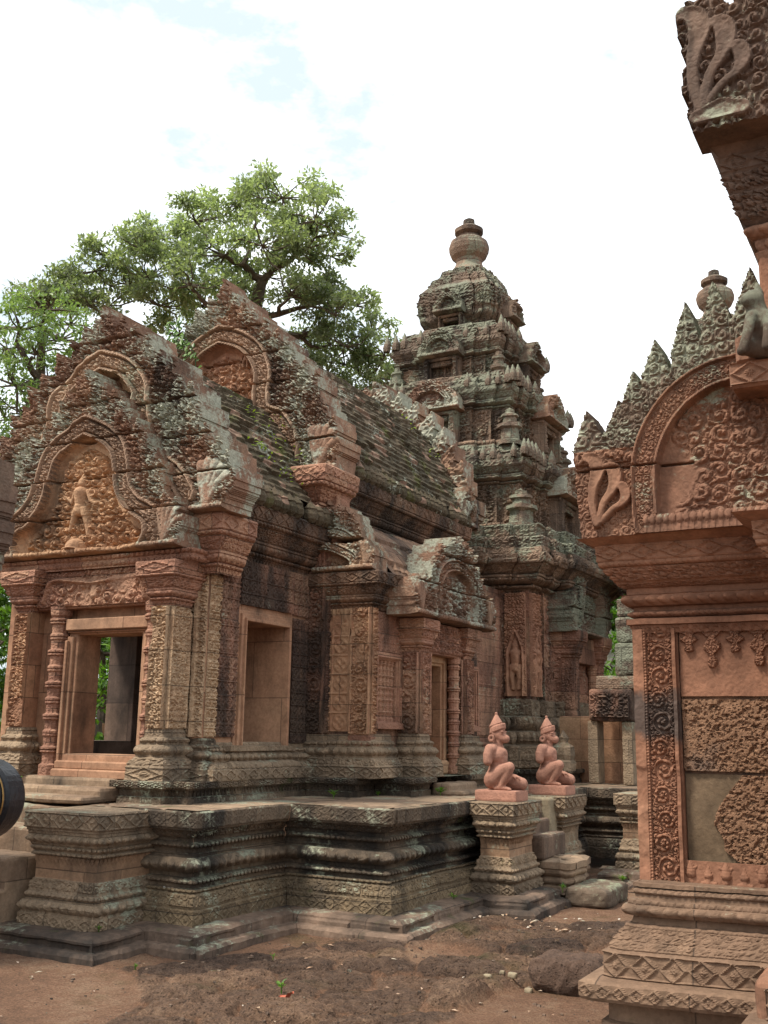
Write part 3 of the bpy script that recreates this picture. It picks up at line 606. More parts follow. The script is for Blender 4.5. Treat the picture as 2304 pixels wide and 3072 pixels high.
def make_ground():
    mb = MB(); rk = []; tk = []
    def patch(x0, x1, y0, y1, r):
        X, Y = np.meshgrid(np.arange(x0, x1+r*.5, r), np.arange(y0, y1+r*.5, r), indexing='ij'); h, k, ti = ground_h(X, Y)
        mb.grid(np.stack([X, Y, h], -1)); rk.append(k.ravel()); tk.append(ti.ravel())
    patch(-7.2, 0.0, 3.6, 11.2, .022)
    X0, X1, Y0, Y1, BIG = -7.2, 0.0, 3.6, 11.2, 400.
    for (a, b, c, d) in ((-BIG, BIG, Y1, BIG), (-BIG, BIG, -BIG, Y0), (-BIG, X0, Y0, Y1), (X1, BIG, Y0, Y1)):
        mb.add([(a, c, .07), (b, c, .07), (b, d, .07), (a, d, .07)], [(0, 1, 2, 3)]); rk.append(np.zeros(4)); tk.append(np.zeros(4))
    o = obj('ground', mb, M_['ground'], smooth_=False); tag(o, kind='structure')
    at = o.data.attributes.new('rock', 'FLOAT', 'POINT'); at.data.foreach_set('value', np.concatenate(rk).astype(np.float32))
    at = o.data.attributes.new('tint', 'FLOAT', 'POINT'); at.data.foreach_set('value', np.concatenate(tk).astype(np.float32))
make_ground()
# ------------------------------------------------------------------ stone terrace the shrine stands on
def sh(spec, z0, h, d): return [((e[0]-d), e[1]) if k % 2 == 0 else e for k, e in enumerate(scale_prof(spec, z0, h, d))]
ter = thing('temple_terrace', 'long stepped sandstone terrace with dark carved mouldings carrying the whole shrine', 'terrace', (-5.5, 9, .2))
mb = MB()
TP = [(-5.6, 6.50), (-5.03, 6.50), (-5.03, 7.75), (-4.05, 7.75), (-4.05, 10.3)]
K_ = [k for k in range(0, len(TERR), 2) if TERR[k][1] >= .31][0]
sweep(mb, TP, sh(TERR, .2, .82, .15)[K_:], .010, wear=.005, blkamp=.010)
obj('moulded_wall', mb, M_['dark'], ter, .002)
mb = MB(); sweep(mb, [(-4.05, 10.6), (-4.05, 12.9), (4.0, 12.9)], sh(TERR, .2, .82, .15), .018, wear=.005, blkamp=.010)
obj('moulded_wall', mb, M_['dark'], ter, .002)
mb = MB(); sweep(mb, TP, sh(TERR, .2, .82, .15)[:K_+1], .010, wear=.006, blkamp=.010); obj('base_course', mb, M_['footing'], ter, .002)
def pedestal(x0, x1, y0, y1, mat='base', ds=.010, name='pedestal', label=None, back=True):
    pf = sh(PLINTH, .2, .81, .075); ka, kb = PLINTH.index((.06, .40)), PLINTH.index((0, .60)); mb = MB(); rp_ = rectpath(x0, x1, y0, y1)
    sweep(mb, rp_, pf[:ka+1], ds, True, wear=.003); sweep(mb, rp_, pf[kb:], ds, True, wear=.003); md = MB(); sweep(md, rp_, pf[ka:kb+1], ds, True, wear=.003)
    cap_poly(mb, rectpath(x0+.003, x1-.003, y0+.003, y1-.003), 1.008); o = obj(name, mb, M_[mat], ter, .0015, label=label); obj('dado', md, M_['dado'], o, .0015); return o
pedestal(-6.24, -5.5, 5.97, 6.75)
pedestal(-4.06, -3.63, 9.32, 10.08)
mb = MB(); sweep(mb, rectpath(-4.06, -3.63, 10.78, 11.5), sh(PLINTH, .2, .81, .075), .011, True, wear=.004); cap_poly(mb, rectpath(-4.05, -3.64, 10.79, 11.49), 1.008)
p2 = obj('pedestal', mb, M_['base'], ter, .0015, label='pedestal with one face filled smooth with grey cement')
mb = MB(); mb.rbox(-4.06, -3.74, 10.65, 10.95, .42, .998, .025, .03, .012, 4); obj('cement_patch', mb, M_['mortar'], p2, .006)
pedestal(-3.43, -2.95, 11.85, 12.6, ds=.022)
pedestal(-1.95, -1.5, 11.85, 12.6, ds=.03)
# paving on top of the terrace
mb = MB(); pv = [(-9.5, 7.0), (-6.2, 7.0), (-6.2, 6.05), (-5.56, 6.05), (-5.56, 6.56), (-5.09, 6.56), (-5.09, 7.81), (-4.11, 7.81), (-4.11, 12.96), (4.0, 12.96), (4.0, 19.5), (-9.5, 19.5)]
cap_poly(mb, pv, 1.003)
for (x0, x1, y0, y1) in ((-6.2, -5.1, 6.6, 9.4), (-5.1, -4.12, 7.83, 12.9), (-5.0, 2.0, 12.97, 15.0)):
    X, Y = np.meshgrid(np.arange(x0, x1, .04), np.arange(y0, y1, .04), indexing='ij'); i, j = np.floor(X/.55+hsh(np.floor(Y/.4), 2)), np.floor(Y/.4)
    fx = X/.55+hsh(j, 2)-i; fy = Y/.4-j; jt = np.minimum(np.minimum(fx, 1-fx)*.55, np.minimum(fy, 1-fy)*.4)
    mb.grid(np.stack([X, Y, 1.008+.010*hsh(i, j, 4)+.012*(fbm(X*3, Y*3, 6)-.5)-.012*sstep(.03, .0, jt)], -1))
obj('paving', mb, M_['step'], ter, .0)
# kerb: two rough stepped courses round the foot
mb = MB(); KP = [(-9.0, 5.97), (-5.5, 5.97), (-5.5, 6.5), (-5.03, 6.5), (-5.03, 7.75), (-4.05, 7.75), (-4.05, 9.32), (-3.63, 9.32), (-3.63, 10.05)]
KPROF = [(.30, -.05), None, (.305, .04), None, (.30, .10), None, (.275, .122), None, (.20, .128), None, (.195, .185), None, (.165, .203), None, (.02, .21), None, (-.2, .21)]
def dense(prof, n=3):
    o = [prof[0]]
    for k in range(0, len(prof)-2, 2):
        a, b = prof[k], prof[k+2]; l = math.hypot(b[0]-a[0], b[1]-a[1]); m = max(1, int(l/.02))
        for q in range(1, m+1): o += [None, (a[0]+(b[0]-a[0])*q/m, a[1]+(b[1]-a[1])*q/m)]
    return o
sweep(mb, KP, [e if k % 2 == 0 else ('none', 1, 0) for k, e in enumerate(dense(KPROF))], .014, blk=.5, blkamp=.022, wear=.009)
obj('kerb', mb, M_['kerb'], ter, .006, 13); mb = MB()
sweep(mb, [(-3.5, 11.6), (-3.43, 11.6), (-3.43, 11.85), (-2.9, 11.85)], [e if k % 2 == 0 else ('none', 1, 0) for k, e in enumerate(dense(KPROF))], .03, blk=.5, blkamp=.02, wear=.009)
obj('kerb', mb, M_['kerb'], ter, .006, 13)
# stairs: between the two statue pedestals, at the shrine front, and to the doors
def steps(lst, mat='step'):
    for i, (x0, x1, y0, y1, z0, z1) in enumerate(lst):
        mb = MB(); mb.rbox(x0, x1, y0, y1, z0, z1, .025, .03, .012, i*3+1); obj('step', mb, M_[mat], ter, .004)
steps([(-4.1, -3.84, 10.10, 10.76, .72, .92), (-4.05, -3.62, 10.11, 10.75, .44, .67), (-4.1, -3.76, 10.10, 10.76, .6, .8)], 'kerb')
mb = MB(); sweep(mb, [(-4.0, 10.12), (-3.47, 10.12), (-3.34, 10.22), (-3.32, 10.50), (-3.37, 10.75), (-3.5, 10.85), (-4.0, 10.85)], [(0, .14), ('none', 1, 0), (-.02, .20), None, (-.05, .215), ('round', .03), (-.05, .29), None, (-.03, .30), ('round', .02), (-.02, .36), None, (0, .37), None, (0, .43), None, (-.05, .445), None, (-.4, .45)], .02, wear=.014)
obj('step', mb, M_['step'], ter, .006, label='rounded lowest step with moulded edge')
steps([(-7.6, -6.32, 5.2, 5.6, .05, .24), (-7.6, -6.32, 5.55, 5.95, .05, .44), (-7.6, -6.32, 5.9, 6.35, .05, .66), (-7.6, -6.32, 6.3, 6.7, .05, .84), (-7.6, -6.32, 6.65, 7.1, .05, .985)])
steps([(-7.35, -6.37, 6.68, 7.0, 1.005, 1.065), (-7.35, -6.37, 6.9, 7.3, 1.01, 1.13), (-7.5, -6.37, 7.08, 7.5, 1.02, 1.20)])
steps([(-4.75, -4.45, 10.02, 10.8, 1.0, 1.06), (-4.8, -4.6, 10.04, 10.78, 1.0, 1.13)])
# upper plinth course under the shrine walls
mb = MB()
sweep(mb, [(-6.35, 7.5), (-6.35, 6.98), (-5.78, 6.98), (-5.78, 7.12), (-5.62, 7.12), (-5.62, 8.95), (-5.12, 8.95), (-5.12, 9.45), (-4.85, 9.45), (-4.72, 9.45), (-4.72, 10.0), (-4.95, 10.0)], sh(SLAB, 1.0, .195, .07), .010, wear=.004)
sweep(mb, [(-4.95, 10.85), (-4.72, 10.85), (-4.72, 11.9), (-5.05, 11.9), (-5.05, 12.3), (-5.5, 12.3), (-5.5, 13.2), (-4.55, 13.2), (-4.55, 14.6)], sh(SLAB, 1.0, .195, .07), .016, wear=.004)
cap_poly(mb, [(-9, 7.45), (-6.35, 7.45), (-6.35, 7.03), (-5.83, 7.03), (-5.83, 7.17), (-5.67, 7.17), (-5.67, 9.0), (-5.17, 9.0), (-5.17, 9.5), (-4.77, 9.5), (-4.77, 11.55), (-5.1, 11.55), (-5.1, 12.2), (-5.55, 12.2), (-5.55, 14.0), (-9, 14.0)], 1.188)
obj('upper_plinth', mb, M_['dark'], ter, .002)
# ------------------------------------------------------------------ shrine hall
XC = -6.93
hall = thing('shrine_hall', 'carved pink sandstone shrine hall with mossy tiled roofs and three stacked gables', 'temple', (XC, 9.5, 1.19))
def box_part(name, boxes, mat, parent=hall, cut=.006, jit=.003, label=None):
    mb = MB()
    for b in boxes: mb.box(*b, cut=cut)
    return obj(name, mb, M_[mat], parent, jit, label=label)
# porch walls with a window in each side
XW = -5.78; XL = 2*XC-XW
def sidewall(xo, xi, mirror=False):
    a, b = min(xo, xi), max(xo, xi)
    return [(a, b, 7.47, 7.97, 1.19, 3.2), (a, b, 8.71, 9.2, 1.19, 3.2), (a, b, 7.97, 8.71, 1.19, 1.50), (a, b, 7.97, 8.71, 2.64, 3.2)]
box_part('porch_wall', sidewall(XW, XW-.52)+[(-8.05, -7.15, 7.30, 7.52, 1.19, 3.2), (-6.21, XW-.53, 7.30, 7.52, 1.19, 3.2), (-7.15, -6.21, 7.30, 7.52, 2.61, 3.2)], 'smooth')
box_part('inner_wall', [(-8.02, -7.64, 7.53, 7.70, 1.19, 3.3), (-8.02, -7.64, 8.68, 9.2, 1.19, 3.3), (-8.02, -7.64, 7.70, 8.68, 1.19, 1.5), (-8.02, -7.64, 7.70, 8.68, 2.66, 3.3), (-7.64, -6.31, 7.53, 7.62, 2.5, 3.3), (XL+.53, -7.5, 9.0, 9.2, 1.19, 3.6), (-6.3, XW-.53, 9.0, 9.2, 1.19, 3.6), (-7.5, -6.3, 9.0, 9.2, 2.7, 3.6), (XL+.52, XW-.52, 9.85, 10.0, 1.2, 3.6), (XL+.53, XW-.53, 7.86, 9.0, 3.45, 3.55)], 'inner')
# carved skins on the right-hand wall and the front corner piers
mb = MB(); fl = lambda U, V: flower(U, V, .125)
panel(mb, (XW, 7.62, 1.55), (0, 1), .29, 1.62, fl, .022, .010, .02)
obj('wall_carving', mb, M_['wall'], hall, .002); mb = MB(); panel(mb, (XW, 8.82, 1.50), (0, 1), .36, 1.24, fl, .022, .011, .018)
obj('wall_carving', mb, M_['wall'], hall, .003); mb = MB(); panel(mb, (XW, 8.82, 2.75), (0, 1), .36, .43, fl, .022, .011, .018)
obj('upper_wall_carving', mb, M_['wallblack'], hall, .002); mb = MB(); panel(mb, (XW, 7.92, 2.76), (0, 1), .89, .42, fl, .022, .011, .02)
panel(mb, (XW, 7.47, 3.04), (0, 1), 1.72, .16, lambda U, V: fringe(U, V/.16, .09), .015, .011, .022)
obj('upper_wall_carving', mb, M_['wallblack'], hall, .003)
def pilaster(x0, x1, y0, y1, zb, z0, z1, zt, mat='tan', fr='col', sd='col', name='pilaster', mb_base='base', capd=.10, based=.09, res=.011, fw=None, label=None):
    r = obj_root = None
    mb = MB(); mb.box(x0+.006, x1-.006, y0+.006, y1, z0, z1)
    def pat(w, kind):
        if kind == 'col': return lambda U, V: np.where(abs(U-w/2) > w*.40, .9, scrollcol(U-w/2, V, w*.78))
        if kind == 'two': return lambda U, V: np.where(abs(U-w/2) < w*.09, 1.0, np.where(U < w/2, scrollcol(U-w*.24, V, w*.42), scrollcol(U-w*.76, V, w*.42)))
        if kind == 'leafy': return lambda U, V: np.where(abs(U-w/2) > w*.43, .9, scrolls(U, V, .055, 3)*.8)
        if kind == 'flower': return lambda U, V: flower(U, V, w/2)
        return lambda U, V: U*0+.5
    if fr: panel(mb, (x0, y0, z0), (1, 0), x1-x0, z1-z0, pat(x1-x0, fr), .042, res, .004)
    if sd: panel(mb, (x1, y0, z0), (0, 1), (y1-y0), z1-z0, pat(y1-y0, sd), .036, res, .004)
    o = obj(name, mb, M_[mat], hall, .003, label=label)
    mb = MB(); sweep(mb, rectpath(x0, x1, y0, y1), scale_prof(BASE, zb, z0-zb, based), res*.9, True, wear=.003)
    obj('pilaster_base', mb, M_[mb_base], o, .0015)
    if zt > z1:
        mb = MB(); sweep(mb, rectpath(x0, x1, y0, y1), scale_prof(CORN, z1, zt-z1, capd), res*.9, True, wear=.002); cap_poly(mb, rectpath(x0-capd*.8, x1+capd*.8, y0-capd*.8, y1+capd*.8), zt)
        obj('capital', mb, M_['pink' if mat != 'lib' else 'lib'], o, .002)
    return o
pilaster(-6.115, -5.925, 7.13, 7.40, 1.19, 1.62, 2.68, 3.06, 'tan', 'leafy', 'leafy', mb_base='base', capd=.14, based=.11)
pilaster(-7.77, -7.58, 7.13, 7.40, 1.19, 1.62, 2.68, 3.06, 'orange', 'leafy', None, capd=.15, based=.11)
pilaster(-5.99, -5.775, 7.47, 7.64, 1.19, 1.55, 3.0, 3.0, 'tan', 'two', 'flower', mb_base='dark', name='corner_pier', based=.10)
pilaster(-5.80, -5.56, 9.12, 9.28, 1.19, 1.60, 3.55, 3.55, 'wall', 'col', 'flower', name='corner_pier', based=.08)
# entrance: moulded frame, ringed colonnettes, lintel
mb = MB()
for e, y0 in ((0, 7.22), (.035, 7.19), (.075, 7.16)):
    mb.box(-7.17, -7.06-e, y0, 7.52, 1.30, 2.48-e, .006); mb.box(-6.30+e, -6.20, y0, 7.52, 1.30, 2.48-e, .006)
    mb.box(-7.17, -6.20, y0, 7.52, 2.46+e*.5, 2.60, .006)
for z, y in ((1.19, 7.10), (1.26, 7.14), (1.32, 7.19)): mb.box(-7.17, -6.2, y, 7.52, z, z+.075, .012)
door = obj('door_frame', mb, M_['smooth'], hall, .003)
for cx in (-7.29, -6.15):
    mb = MB(); colonnette(mb, (cx, 7.22), 1.2, 2.72, .083, 12); obj('colonnette', mb, M_['pink'], door, .002)
mb = MB(); mb.box(-7.55, -6.13, 7.18, 7.45, 2.70, 3.06, .006)
gar = smooth([(.10, .05), (.18, .24), (.42, .24), (.71, .21), (1.0, .24), (1.24, .24), (1.32, .05)], 8)
def lint(U, V):
    D, S, sg = segdist(U, V, gar); b = np.exp(-(D/.022)**2); sw = np.where(V < .2, scrolls(U, V, .12, 6), scrolls(U, V, .055, 2)*.7)
    return np.maximum(np.maximum(b*1.15, sw*.9), caps(U, V, [(.71, .10, .05, .71, .21, .04), (.71, .25, .035, .71, .26, .03)])*18)
panel(mb, (-7.55, 7.17, 2.71), (1, 0), 1.42, .34, lint, .05, .010, .01); obj('lintel', mb, M_['pink'], hall, .003)
mb = MB(); sweep(mb, [(-8.1, 7.4), (-8.1, 7.12), (-5.74, 7.12), (-5.74, 7.45)], [(.0, 3.06), B_, (.02, 3.10), None, (.02, 3.12), B_, (.04, 3.16)], .012); mb.box(-8.0, -5.8, 7.12, 7.45, 3.05, 3.17); obj('architrave', mb, M_['pink'], hall, .002)
# side window of the porch
mb = MB()
for e, x in ((0, XW+.02), (.03, XW+.045), (.07, XW+.07)):
    mb.box(XW-.5, x, 7.90+e, 7.985, 1.48, 2.70-e, .005); mb.box(XW-.5, x, 8.695, 8.80-e, 1.48, 2.70-e, .005); mb.box(XW-.5, x, 7.90+e, 8.80-e, 2.62, 2.72-e, .005)
wn = obj('window_frame', mb, M_['smooth'], hall, .003)
mb = MB(); sweep(mb, [(XW-.05, 7.86), (XW, 7.86), (XW, 8.66), (XW-.05, 8.66)], [(.16, 1.28), B_, (.14, 1.34), None, (.08, 1.36), PT, (.08, 1.43), None, (.12, 1.44), None, (.12, 1.485), None, (-.05, 1.49)], .014, wear=.01); obj('sill', mb, M_['base'], wn, .004)
# base mouldings and cornices
mb = MB(); sweep(mb, [(XW-.1, 7.6), (XW, 7.6), (XW, 9.15)], scale_prof(BASE, 1.19, .33, .17), .010, wear=.005)
obj('base_moulding', mb, M_['base'], hall, .002); mb = MB()
sweep(mb, [(-5.78, 9.2), (-5.07, 9.2), (-5.07, 9.62)], scale_prof(BASE, 1.19, .42, .15), .010, wear=.004); obj('base_moulding', mb, M_['base'], hall, .002); mb = MB(); sweep(mb, [(-5.07, 11.2), (-5.07, 11.9), (-5.7, 11.9)], scale_prof(BASE, 1.19, .42, .13), .018, wear=.010)
obj('base_moulding', mb, M_['base'], hall, .004)
mb = MB(); sweep(mb, [(XW-.22, 7.62), (XW, 7.62), (XW, 9.2)], scale_prof(CORN, 3.19, .50, .26), .010, wear=.004); obj('cornice', mb, M_['cornice'], hall, .002); mb = MB(); sweep(mb, [(XL, 9.2), (XL, 7.62), (XL+.2, 7.62)], scale_prof(CORN, 3.19, .5, .26), .02)
obj('cornice', mb, M_['cornice'], hall, .003)
# square corbelled cornice block that carries the second gable
mb = MB(); sweep(mb, [(-6.0, 7.40), (-5.66, 7.40), (-5.66, 7.75)], scale_prof(CORN, 2.98, .51, .20), .010); mb.box(-6.2, -5.6, 7.42, 7.75, 3.3, 3.485, .01); obj('corbel', mb, M_['pink'], hall, .002)
# ---- gables facing the front
def man(x, z, h, arms=((.20, .62), (-.22, .42)), legs=((.07, 0), (-.10, .02))):
    L_ = [(x, z+.90*h, .075*h, x, z+.93*h, .07*h), (x, z+.99*h, .05*h, x, z+1.08*h, .015*h), (x, z+.74*h, .12*h, x, z+.48*h, .085*h), (x, z+.50*h, .10*h, x, z+.44*h, .10*h)]
    for sx, (ax, az) in zip((1, -1), arms): L_ += [(x+sx*.14*h, z+.76*h, .048*h, x+sx*.20*h, z+.6*h, .04*h), (x+sx*.20*h, z+.6*h, .04*h, x+ax*h, z+az*h, .032*h)]
    for sx, (lx, lz) in zip((1, -1), legs): L_ += [(x+sx*.07*h, z+.46*h, .075*h, x+(lx*.5+sx*.07)*h, z+.24*h, .055*h), (x+(lx*.5+sx*.07)*h, z+.24*h, .05*h, x+(lx+sx*.03)*h, z+lz*h+.03*h, .04*h)]
    return L_
f1 = man(-.03, 3.34, .56, ((.30, .55), (-.34, .70)), ((.16, .0), (-.18, .1)))+[(-.05, 3.21, .10, -.05, 3.24, .09)]
mb = MB(); tm, fm = MB(), MB(); H1 = [(1.19, 3.17), (1.20, 3.35), (1.12, 3.58), (.97, 3.66), (.90, 3.95), (.66, 4.30), (.40, 4.58), (.16, 4.78), (0, 4.86)]
A1 = [(.84, 3.17), (.90, 3.32), (.84, 3.47), (.66, 3.58), (.53, 3.74), (.48, 3.96), (.41, 4.15), (.24, 4.29), (0, 4.40)]
pediment(mb, (-6.96, 7.08), (1, 0), 3.17, H1, A1, .19, True, .30, .0115, f1, .8, .095, leafsize=.15, seed=1, tymp=.05, tm=tm, fm=fm, cell=.075); g_ = obj('front_gable', mb, M_['gable'], hall, .004, label='lowest gable with a dancing figure carved in its arch'); obj('tympanum', tm, M_['tymp'], g_, .002); obj('arch_frame', fm, M_['frame'], g_, .002)
mb = MB(); tm, fm = MB(), MB(); H2 = [(1.58, 3.49), (1.59, 3.80), (1.46, 4.05), (1.33, 4.2), (1.15, 4.52), (.97, 4.74), (.75, 4.98), (.45, 5.22), (.25, 5.36), (0, 5.50)]
A2 = [(1.15, 3.66), (1.0, 3.86), (.75, 4.03), (.60, 4.25), (.55, 4.5), (.52, 4.75), (.3, 4.98), (0, 5.10)]
pediment(mb, (-6.98, 7.24), (1, 0), 3.49, H2, A2, .20, True, .30, .012, None, 1.0, .10, leafsize=.2, seed=2, tm=tm, fm=fm); g_ = obj('porch_gable', mb, M_['gable'], hall, .005); obj('tympanum', tm, M_['tymp'], g_, .002); obj('arch_frame', fm, M_['frame'], g_, .002)
f3 = man(-.32, 5.62, .24)+man(.30, 5.64, .24)
mb = MB(); tm, fm = MB(), MB(); H3 = [(1.60, 4.30), (1.58, 4.62), (1.48, 4.85), (1.34, 5.10), (1.20, 5.42), (.98, 5.66), (.78, 5.90), (.52, 6.14), (.28, 6.36), (0, 6.60)]
A3 = [(.98, 4.32), (1.02, 4.62), (.86, 4.92), (.64, 5.05), (.60, 5.28), (.62, 5.50), (.50, 5.76), (.28, 5.95), (0, 6.06)]
pediment(mb, (-7.06, 9.17), (1, 0), 4.30, H3, A3, .22, True, .34, .0135, f3, 1.1, .10, leafsize=.2, seed=3, tymp=.09, tm=tm, fm=fm); g_ = obj('hall_gable', mb, M_['gable'], hall, .005, label='tallest gable over a smooth red arch, with a green vine'); obj('tympanum', tm, M_['tympred'], g_, .002); obj('arch_frame', fm, M_['frame'], g_, .002)
mb = MB(); mb.box(-8.4, -5.5, 9.18, 9.45, 3.55, 4.45, .01); sweep(mb, [(-6.3, 9.1), (-5.72, 9.1), (-5.72, 9.5)], scale_prof(CORN, 3.72, .58, .34), .014); obj('corbel', mb, M_['pink'], hall, .002)
mb = MB(); H4 = [(1.5, 4.35), (1.5, 4.6), (1.3, 5.1), (1.1, 5.5), (.8, 5.9), (.4, 6.25), (0, 6.4)]
pediment(mb, (-7.0, 12.72), (1, 0), 4.35, H4, [(.9, 4.4), (.8, 5.0), (.5, 5.6), (0, 6.0)], .2, True, .3, .03, None, True, .07, leafsize=.27, seed=4)
obj('rear_gable', mb, M_['gable'], hall, .006)
mb = MB(); pediment(mb, (-5.50, 12.55), (0, 1), 4.30, [(.22, 4.30), (.2, 4.6), (.1, 4.8), (0, 4.9)], [(.1, 4.3), (.1, 4.5), (0, 4.6)], .06, False, .4, .018, None, .7, .06, seed=9); obj('rear_gable_end', mb, M_['gable'], hall, .005)
# ---- roofs
mb = MB(); RP1 = [(0, 5.36), (.40, 5.14), (.74, 4.80), (.98, 4.45), (1.18, 4.08), (1.32, 3.86)]
roof(mb, (XC, 7.52), (0, 1), RP1, 1.80, .085, .02, 1, .2); roof(mb, (XC, 9.3), (0, -1), RP1, 1.80, .085, .04, 2, .2)
antefixes(mb, (XC+1.37, 7.78), (XC+1.37, 9.22), 3.67, 11, .22, .075)
obj('porch_roof', mb, M_['roof'], hall, .006, 14)
mb = MB(); RP2 = [(0, 6.16), (.45, 6.0), (.85, 5.60), (1.14, 5.14), (1.38, 4.68), (1.50, 4.46)]
roof(mb, (-7.0, 9.4), (0, 1), RP2, 3.2, .085, .024, 3, .2); roof(mb, (-7.0, 12.6), (0, -1), RP2, 3.2, .085, .06, 4, .2)
antefixes(mb, (-5.46, 9.5), (-5.46, 12.5), 4.28, 24, .2, .066); obj('hall_roof', mb, M_['roof'], hall, .006, 14)
# ---- nave walls and the side bay
box_part('hall_wall', [(-8.3, -5.70, 9.22, 12.6, 3.45, 4.0), (-8.3, -8.0, 9.22, 12.6, 1.19, 3.5), (-6.0, -5.74, 9.25, 9.6, 1.19, 3.5)], 'wall')
mb = MB(); panel(mb, (-5.70, 9.5, 3.50), (0, 1), 3.0, .42, lambda U, V: flower(U, V, .13), .014, .016, .014); obj('hall_wall_carving', mb, M_['dark'], hall, .003)
mb = MB(); sweep(mb, [(-5.7, 9.5), (-5.7, 12.55)], scale_prof(CORN, 3.84, .46, .30), .013, wear=.004); obj('hall_cornice', mb, M_['cornice'], hall, .003)
mb = MB(); RP3 = [(0, 3.84), (.25, 3.80), (.50, 3.62), (.72, 3.32), (.80, 3.20)]
roof(mb, (-5.72, 9.35), (0, 1), RP3, 2.5, .3, .03, 5, .5); antefixes(mb, (-4.98, 9.45), (-4.98, 9.95), 3.14, 4, .17, .07); antefixes(mb, (-4.98, 11.3), (-4.98, 11.8), 3.14, 4, .17, .07); obj('side_roof', mb, M_['cornice'], hall, .006)
XB = -5.07
box_part('side_bay_wall', [(-5.8, XB-.03, 9.2, 9.28, 1.19, 2.86), (-5.55, XB-.02, 9.21, 9.30, 1.19, 2.86), (-5.55, XB-.02, 9.78, 10.14, 1.19, 2.86), (-5.55, XB-.02, 9.30, 9.78, 1.19, 1.72), (-5.55, XB-.02, 9.30, 9.78, 2.36, 2.86), (-5.55, -5.28, 9.30, 9.78, 1.72, 2.36),
  (-5.55, XB-.02, 10.84, 11.33, 1.19, 2.86), (-5.55, XB-.02, 11.33, 11.78, 1.19, 1.72), (-5.55, XB-.02, 11.33, 11.78, 2.36, 2.86), (-5.55, -5.28, 11.33, 11.78, 1.72, 2.36), (-5.8, XB-.02, 11.78, 11.90, 1.19, 2.86), (-5.55, XB-.02, 10.14, 10.84, 2.45, 3.1), (-5.8, -5.5, 9.2, 11.9, 1.0, 3.3)], 'wall')
mb = MB(); panel(mb, (-5.72, 9.2, 1.62), (1, 0), .42, 1.24, lambda U, V: np.where(V > 1.08, fringe(U, (V-1.08)/.16, .14), flower(U-.02, V, .19)), .018, .011, .014); obj('flower_panel', mb, M_['orange'], hall, .002)
mb = MB()
panel(mb, (XB-.02, 9.22, 2.42), (0, 1), .70, .42, lambda U, V: flower(U, V, .11), .014, .012, .016); obj('wall_carving', mb, M_['wall'], hall, .002); mb = MB(); panel(mb, (XB-.02, 11.2, 2.42), (0, 1), .68, .42, lambda U, V: flower(U, V, .11), .014, .014, .016)
obj('wall_carving', mb, M_['wall'], hall, .003)
pilaster(-5.30, -5.06, 9.185, 9.30, 1.19, 1.60, 2.86, 2.86, 'orange', 'col', 'col', name='corner_pier', based=.07, mb_base='pink')
def balwin(y0, y1, n):
    mb = MB()
    for e, x in ((0, XB+.0), (.03, XB+.02), (.055, XB+.035)):
        mb.box(XB-.2, x, y0, y0+.075-e, 1.70, 2.40, .004); mb.box(XB-.2, x, y1-.075+e, y1, 1.70, 2.40, .004); mb.box(XB-.2, x, y0, y1, 2.345+e*.4, 2.42, .004); mb.box(XB-.2, x+.02, y0-.02, y1+.02, 1.66, 1.735-e*.4, .004)
    f = obj('window_frame', mb, M_['pink'], hall, .002)
    for k in range(n):
        mb = MB(); colonnette(mb, (XB-.055, y0+.115+(y1-y0-.23)*k/(n-1)), 1.73, 2.36, .034, 10); obj('baluster', mb, M_['pink'], f)
balwin(9.27, 9.82, 5); balwin(11.28, 11.83, 5)
mb = MB(); sweep(mb, [(-5.75, 9.2), (XB, 9.2), (XB, 9.75)], scale_prof(CORN, 2.84, .37, .16), .010, wear=.003); obj('side_bay_cornice', mb, M_['cornice'], hall, .0015); mb = MB(); sweep(mb, [(XB, 11.0), (XB, 11.9), (-5.7, 11.9)], scale_prof(CORN, 2.84, .37, .16), .018, wear=.004)
mb.box(-5.75, XB, 9.2, 11.9, 3.1, 3.2); obj('side_bay_cornice', mb, M_['cornice'], hall, .002)
mb = MB(); pediment(mb, (-5.70, 9.10), (1, 0), 3.22, [(.72, 3.22), (.73, 3.42), (.62, 3.54), (.4, 3.50), (.2, 3.52), (0, 3.56)], [(.5, 3.22), (.46, 3.36), (.2, 3.48), (0, 3.5)], .10, False, .25, .0115, None, .55, .06, leafsize=.2, seed=5, left=False)
obj('half_gable', mb, M_['gable'], hall, .004)
mb = MB(); pediment(mb, (-5.66, 9.16), (1, 0), 3.52, [(.50, 3.56), (.48, 3.70), (.36, 3.84), (.2, 3.92), (0, 3.96)], [(.42, 3.52), (.25, 3.62), (0, 3.66)], .10, True, .25, .0115, None, False, .06, leafsize=.12, seed=6, left=False, lip=False)
obj('half_gable', mb, M_['gable'], hall, .004)
# side doorway with its own pilasters and small gable
XD = -4.85
pilaster(XB-.05, XD, 9.84, 10.06, 1.19, 1.62, 2.46, 2.80, 'wall', 'col', 'col', capd=.10, based=.12)
pilaster(XB-.05, XD, 10.97, 11.19, 1.19, 1.62, 2.46, 2.80, 'wall', 'leafy', 'col', capd=.10, based=.12)
mb = MB()
for e, x in ((0, XB+.03), (.03, XB+.06)): mb.box(XB-.45, x, 10.12, 10.22-e, 1.3, 2.42, .005); mb.box(XB-.45, x, 10.76+e, 10.86, 1.3, 2.42, .005); mb.box(XB-.45, x, 10.12, 10.86, 2.36+e, 2.46, .005)
mb.box(XB-.4, XB+.1, 10.12, 10.86, 1.19, 1.34, .02); mb.box(-5.62, -5.5, 10.1, 10.9, 1.2, 2.5)
sdr = obj('side_door_frame', mb, M_['orange'], hall, .003)
for cy in (10.14, 10.89):
    mb = MB(); colonnette(mb, (XB+.13, cy), 1.2, 2.46, .062, 12); obj('colonnette', mb, M_['pink'], sdr, .002)
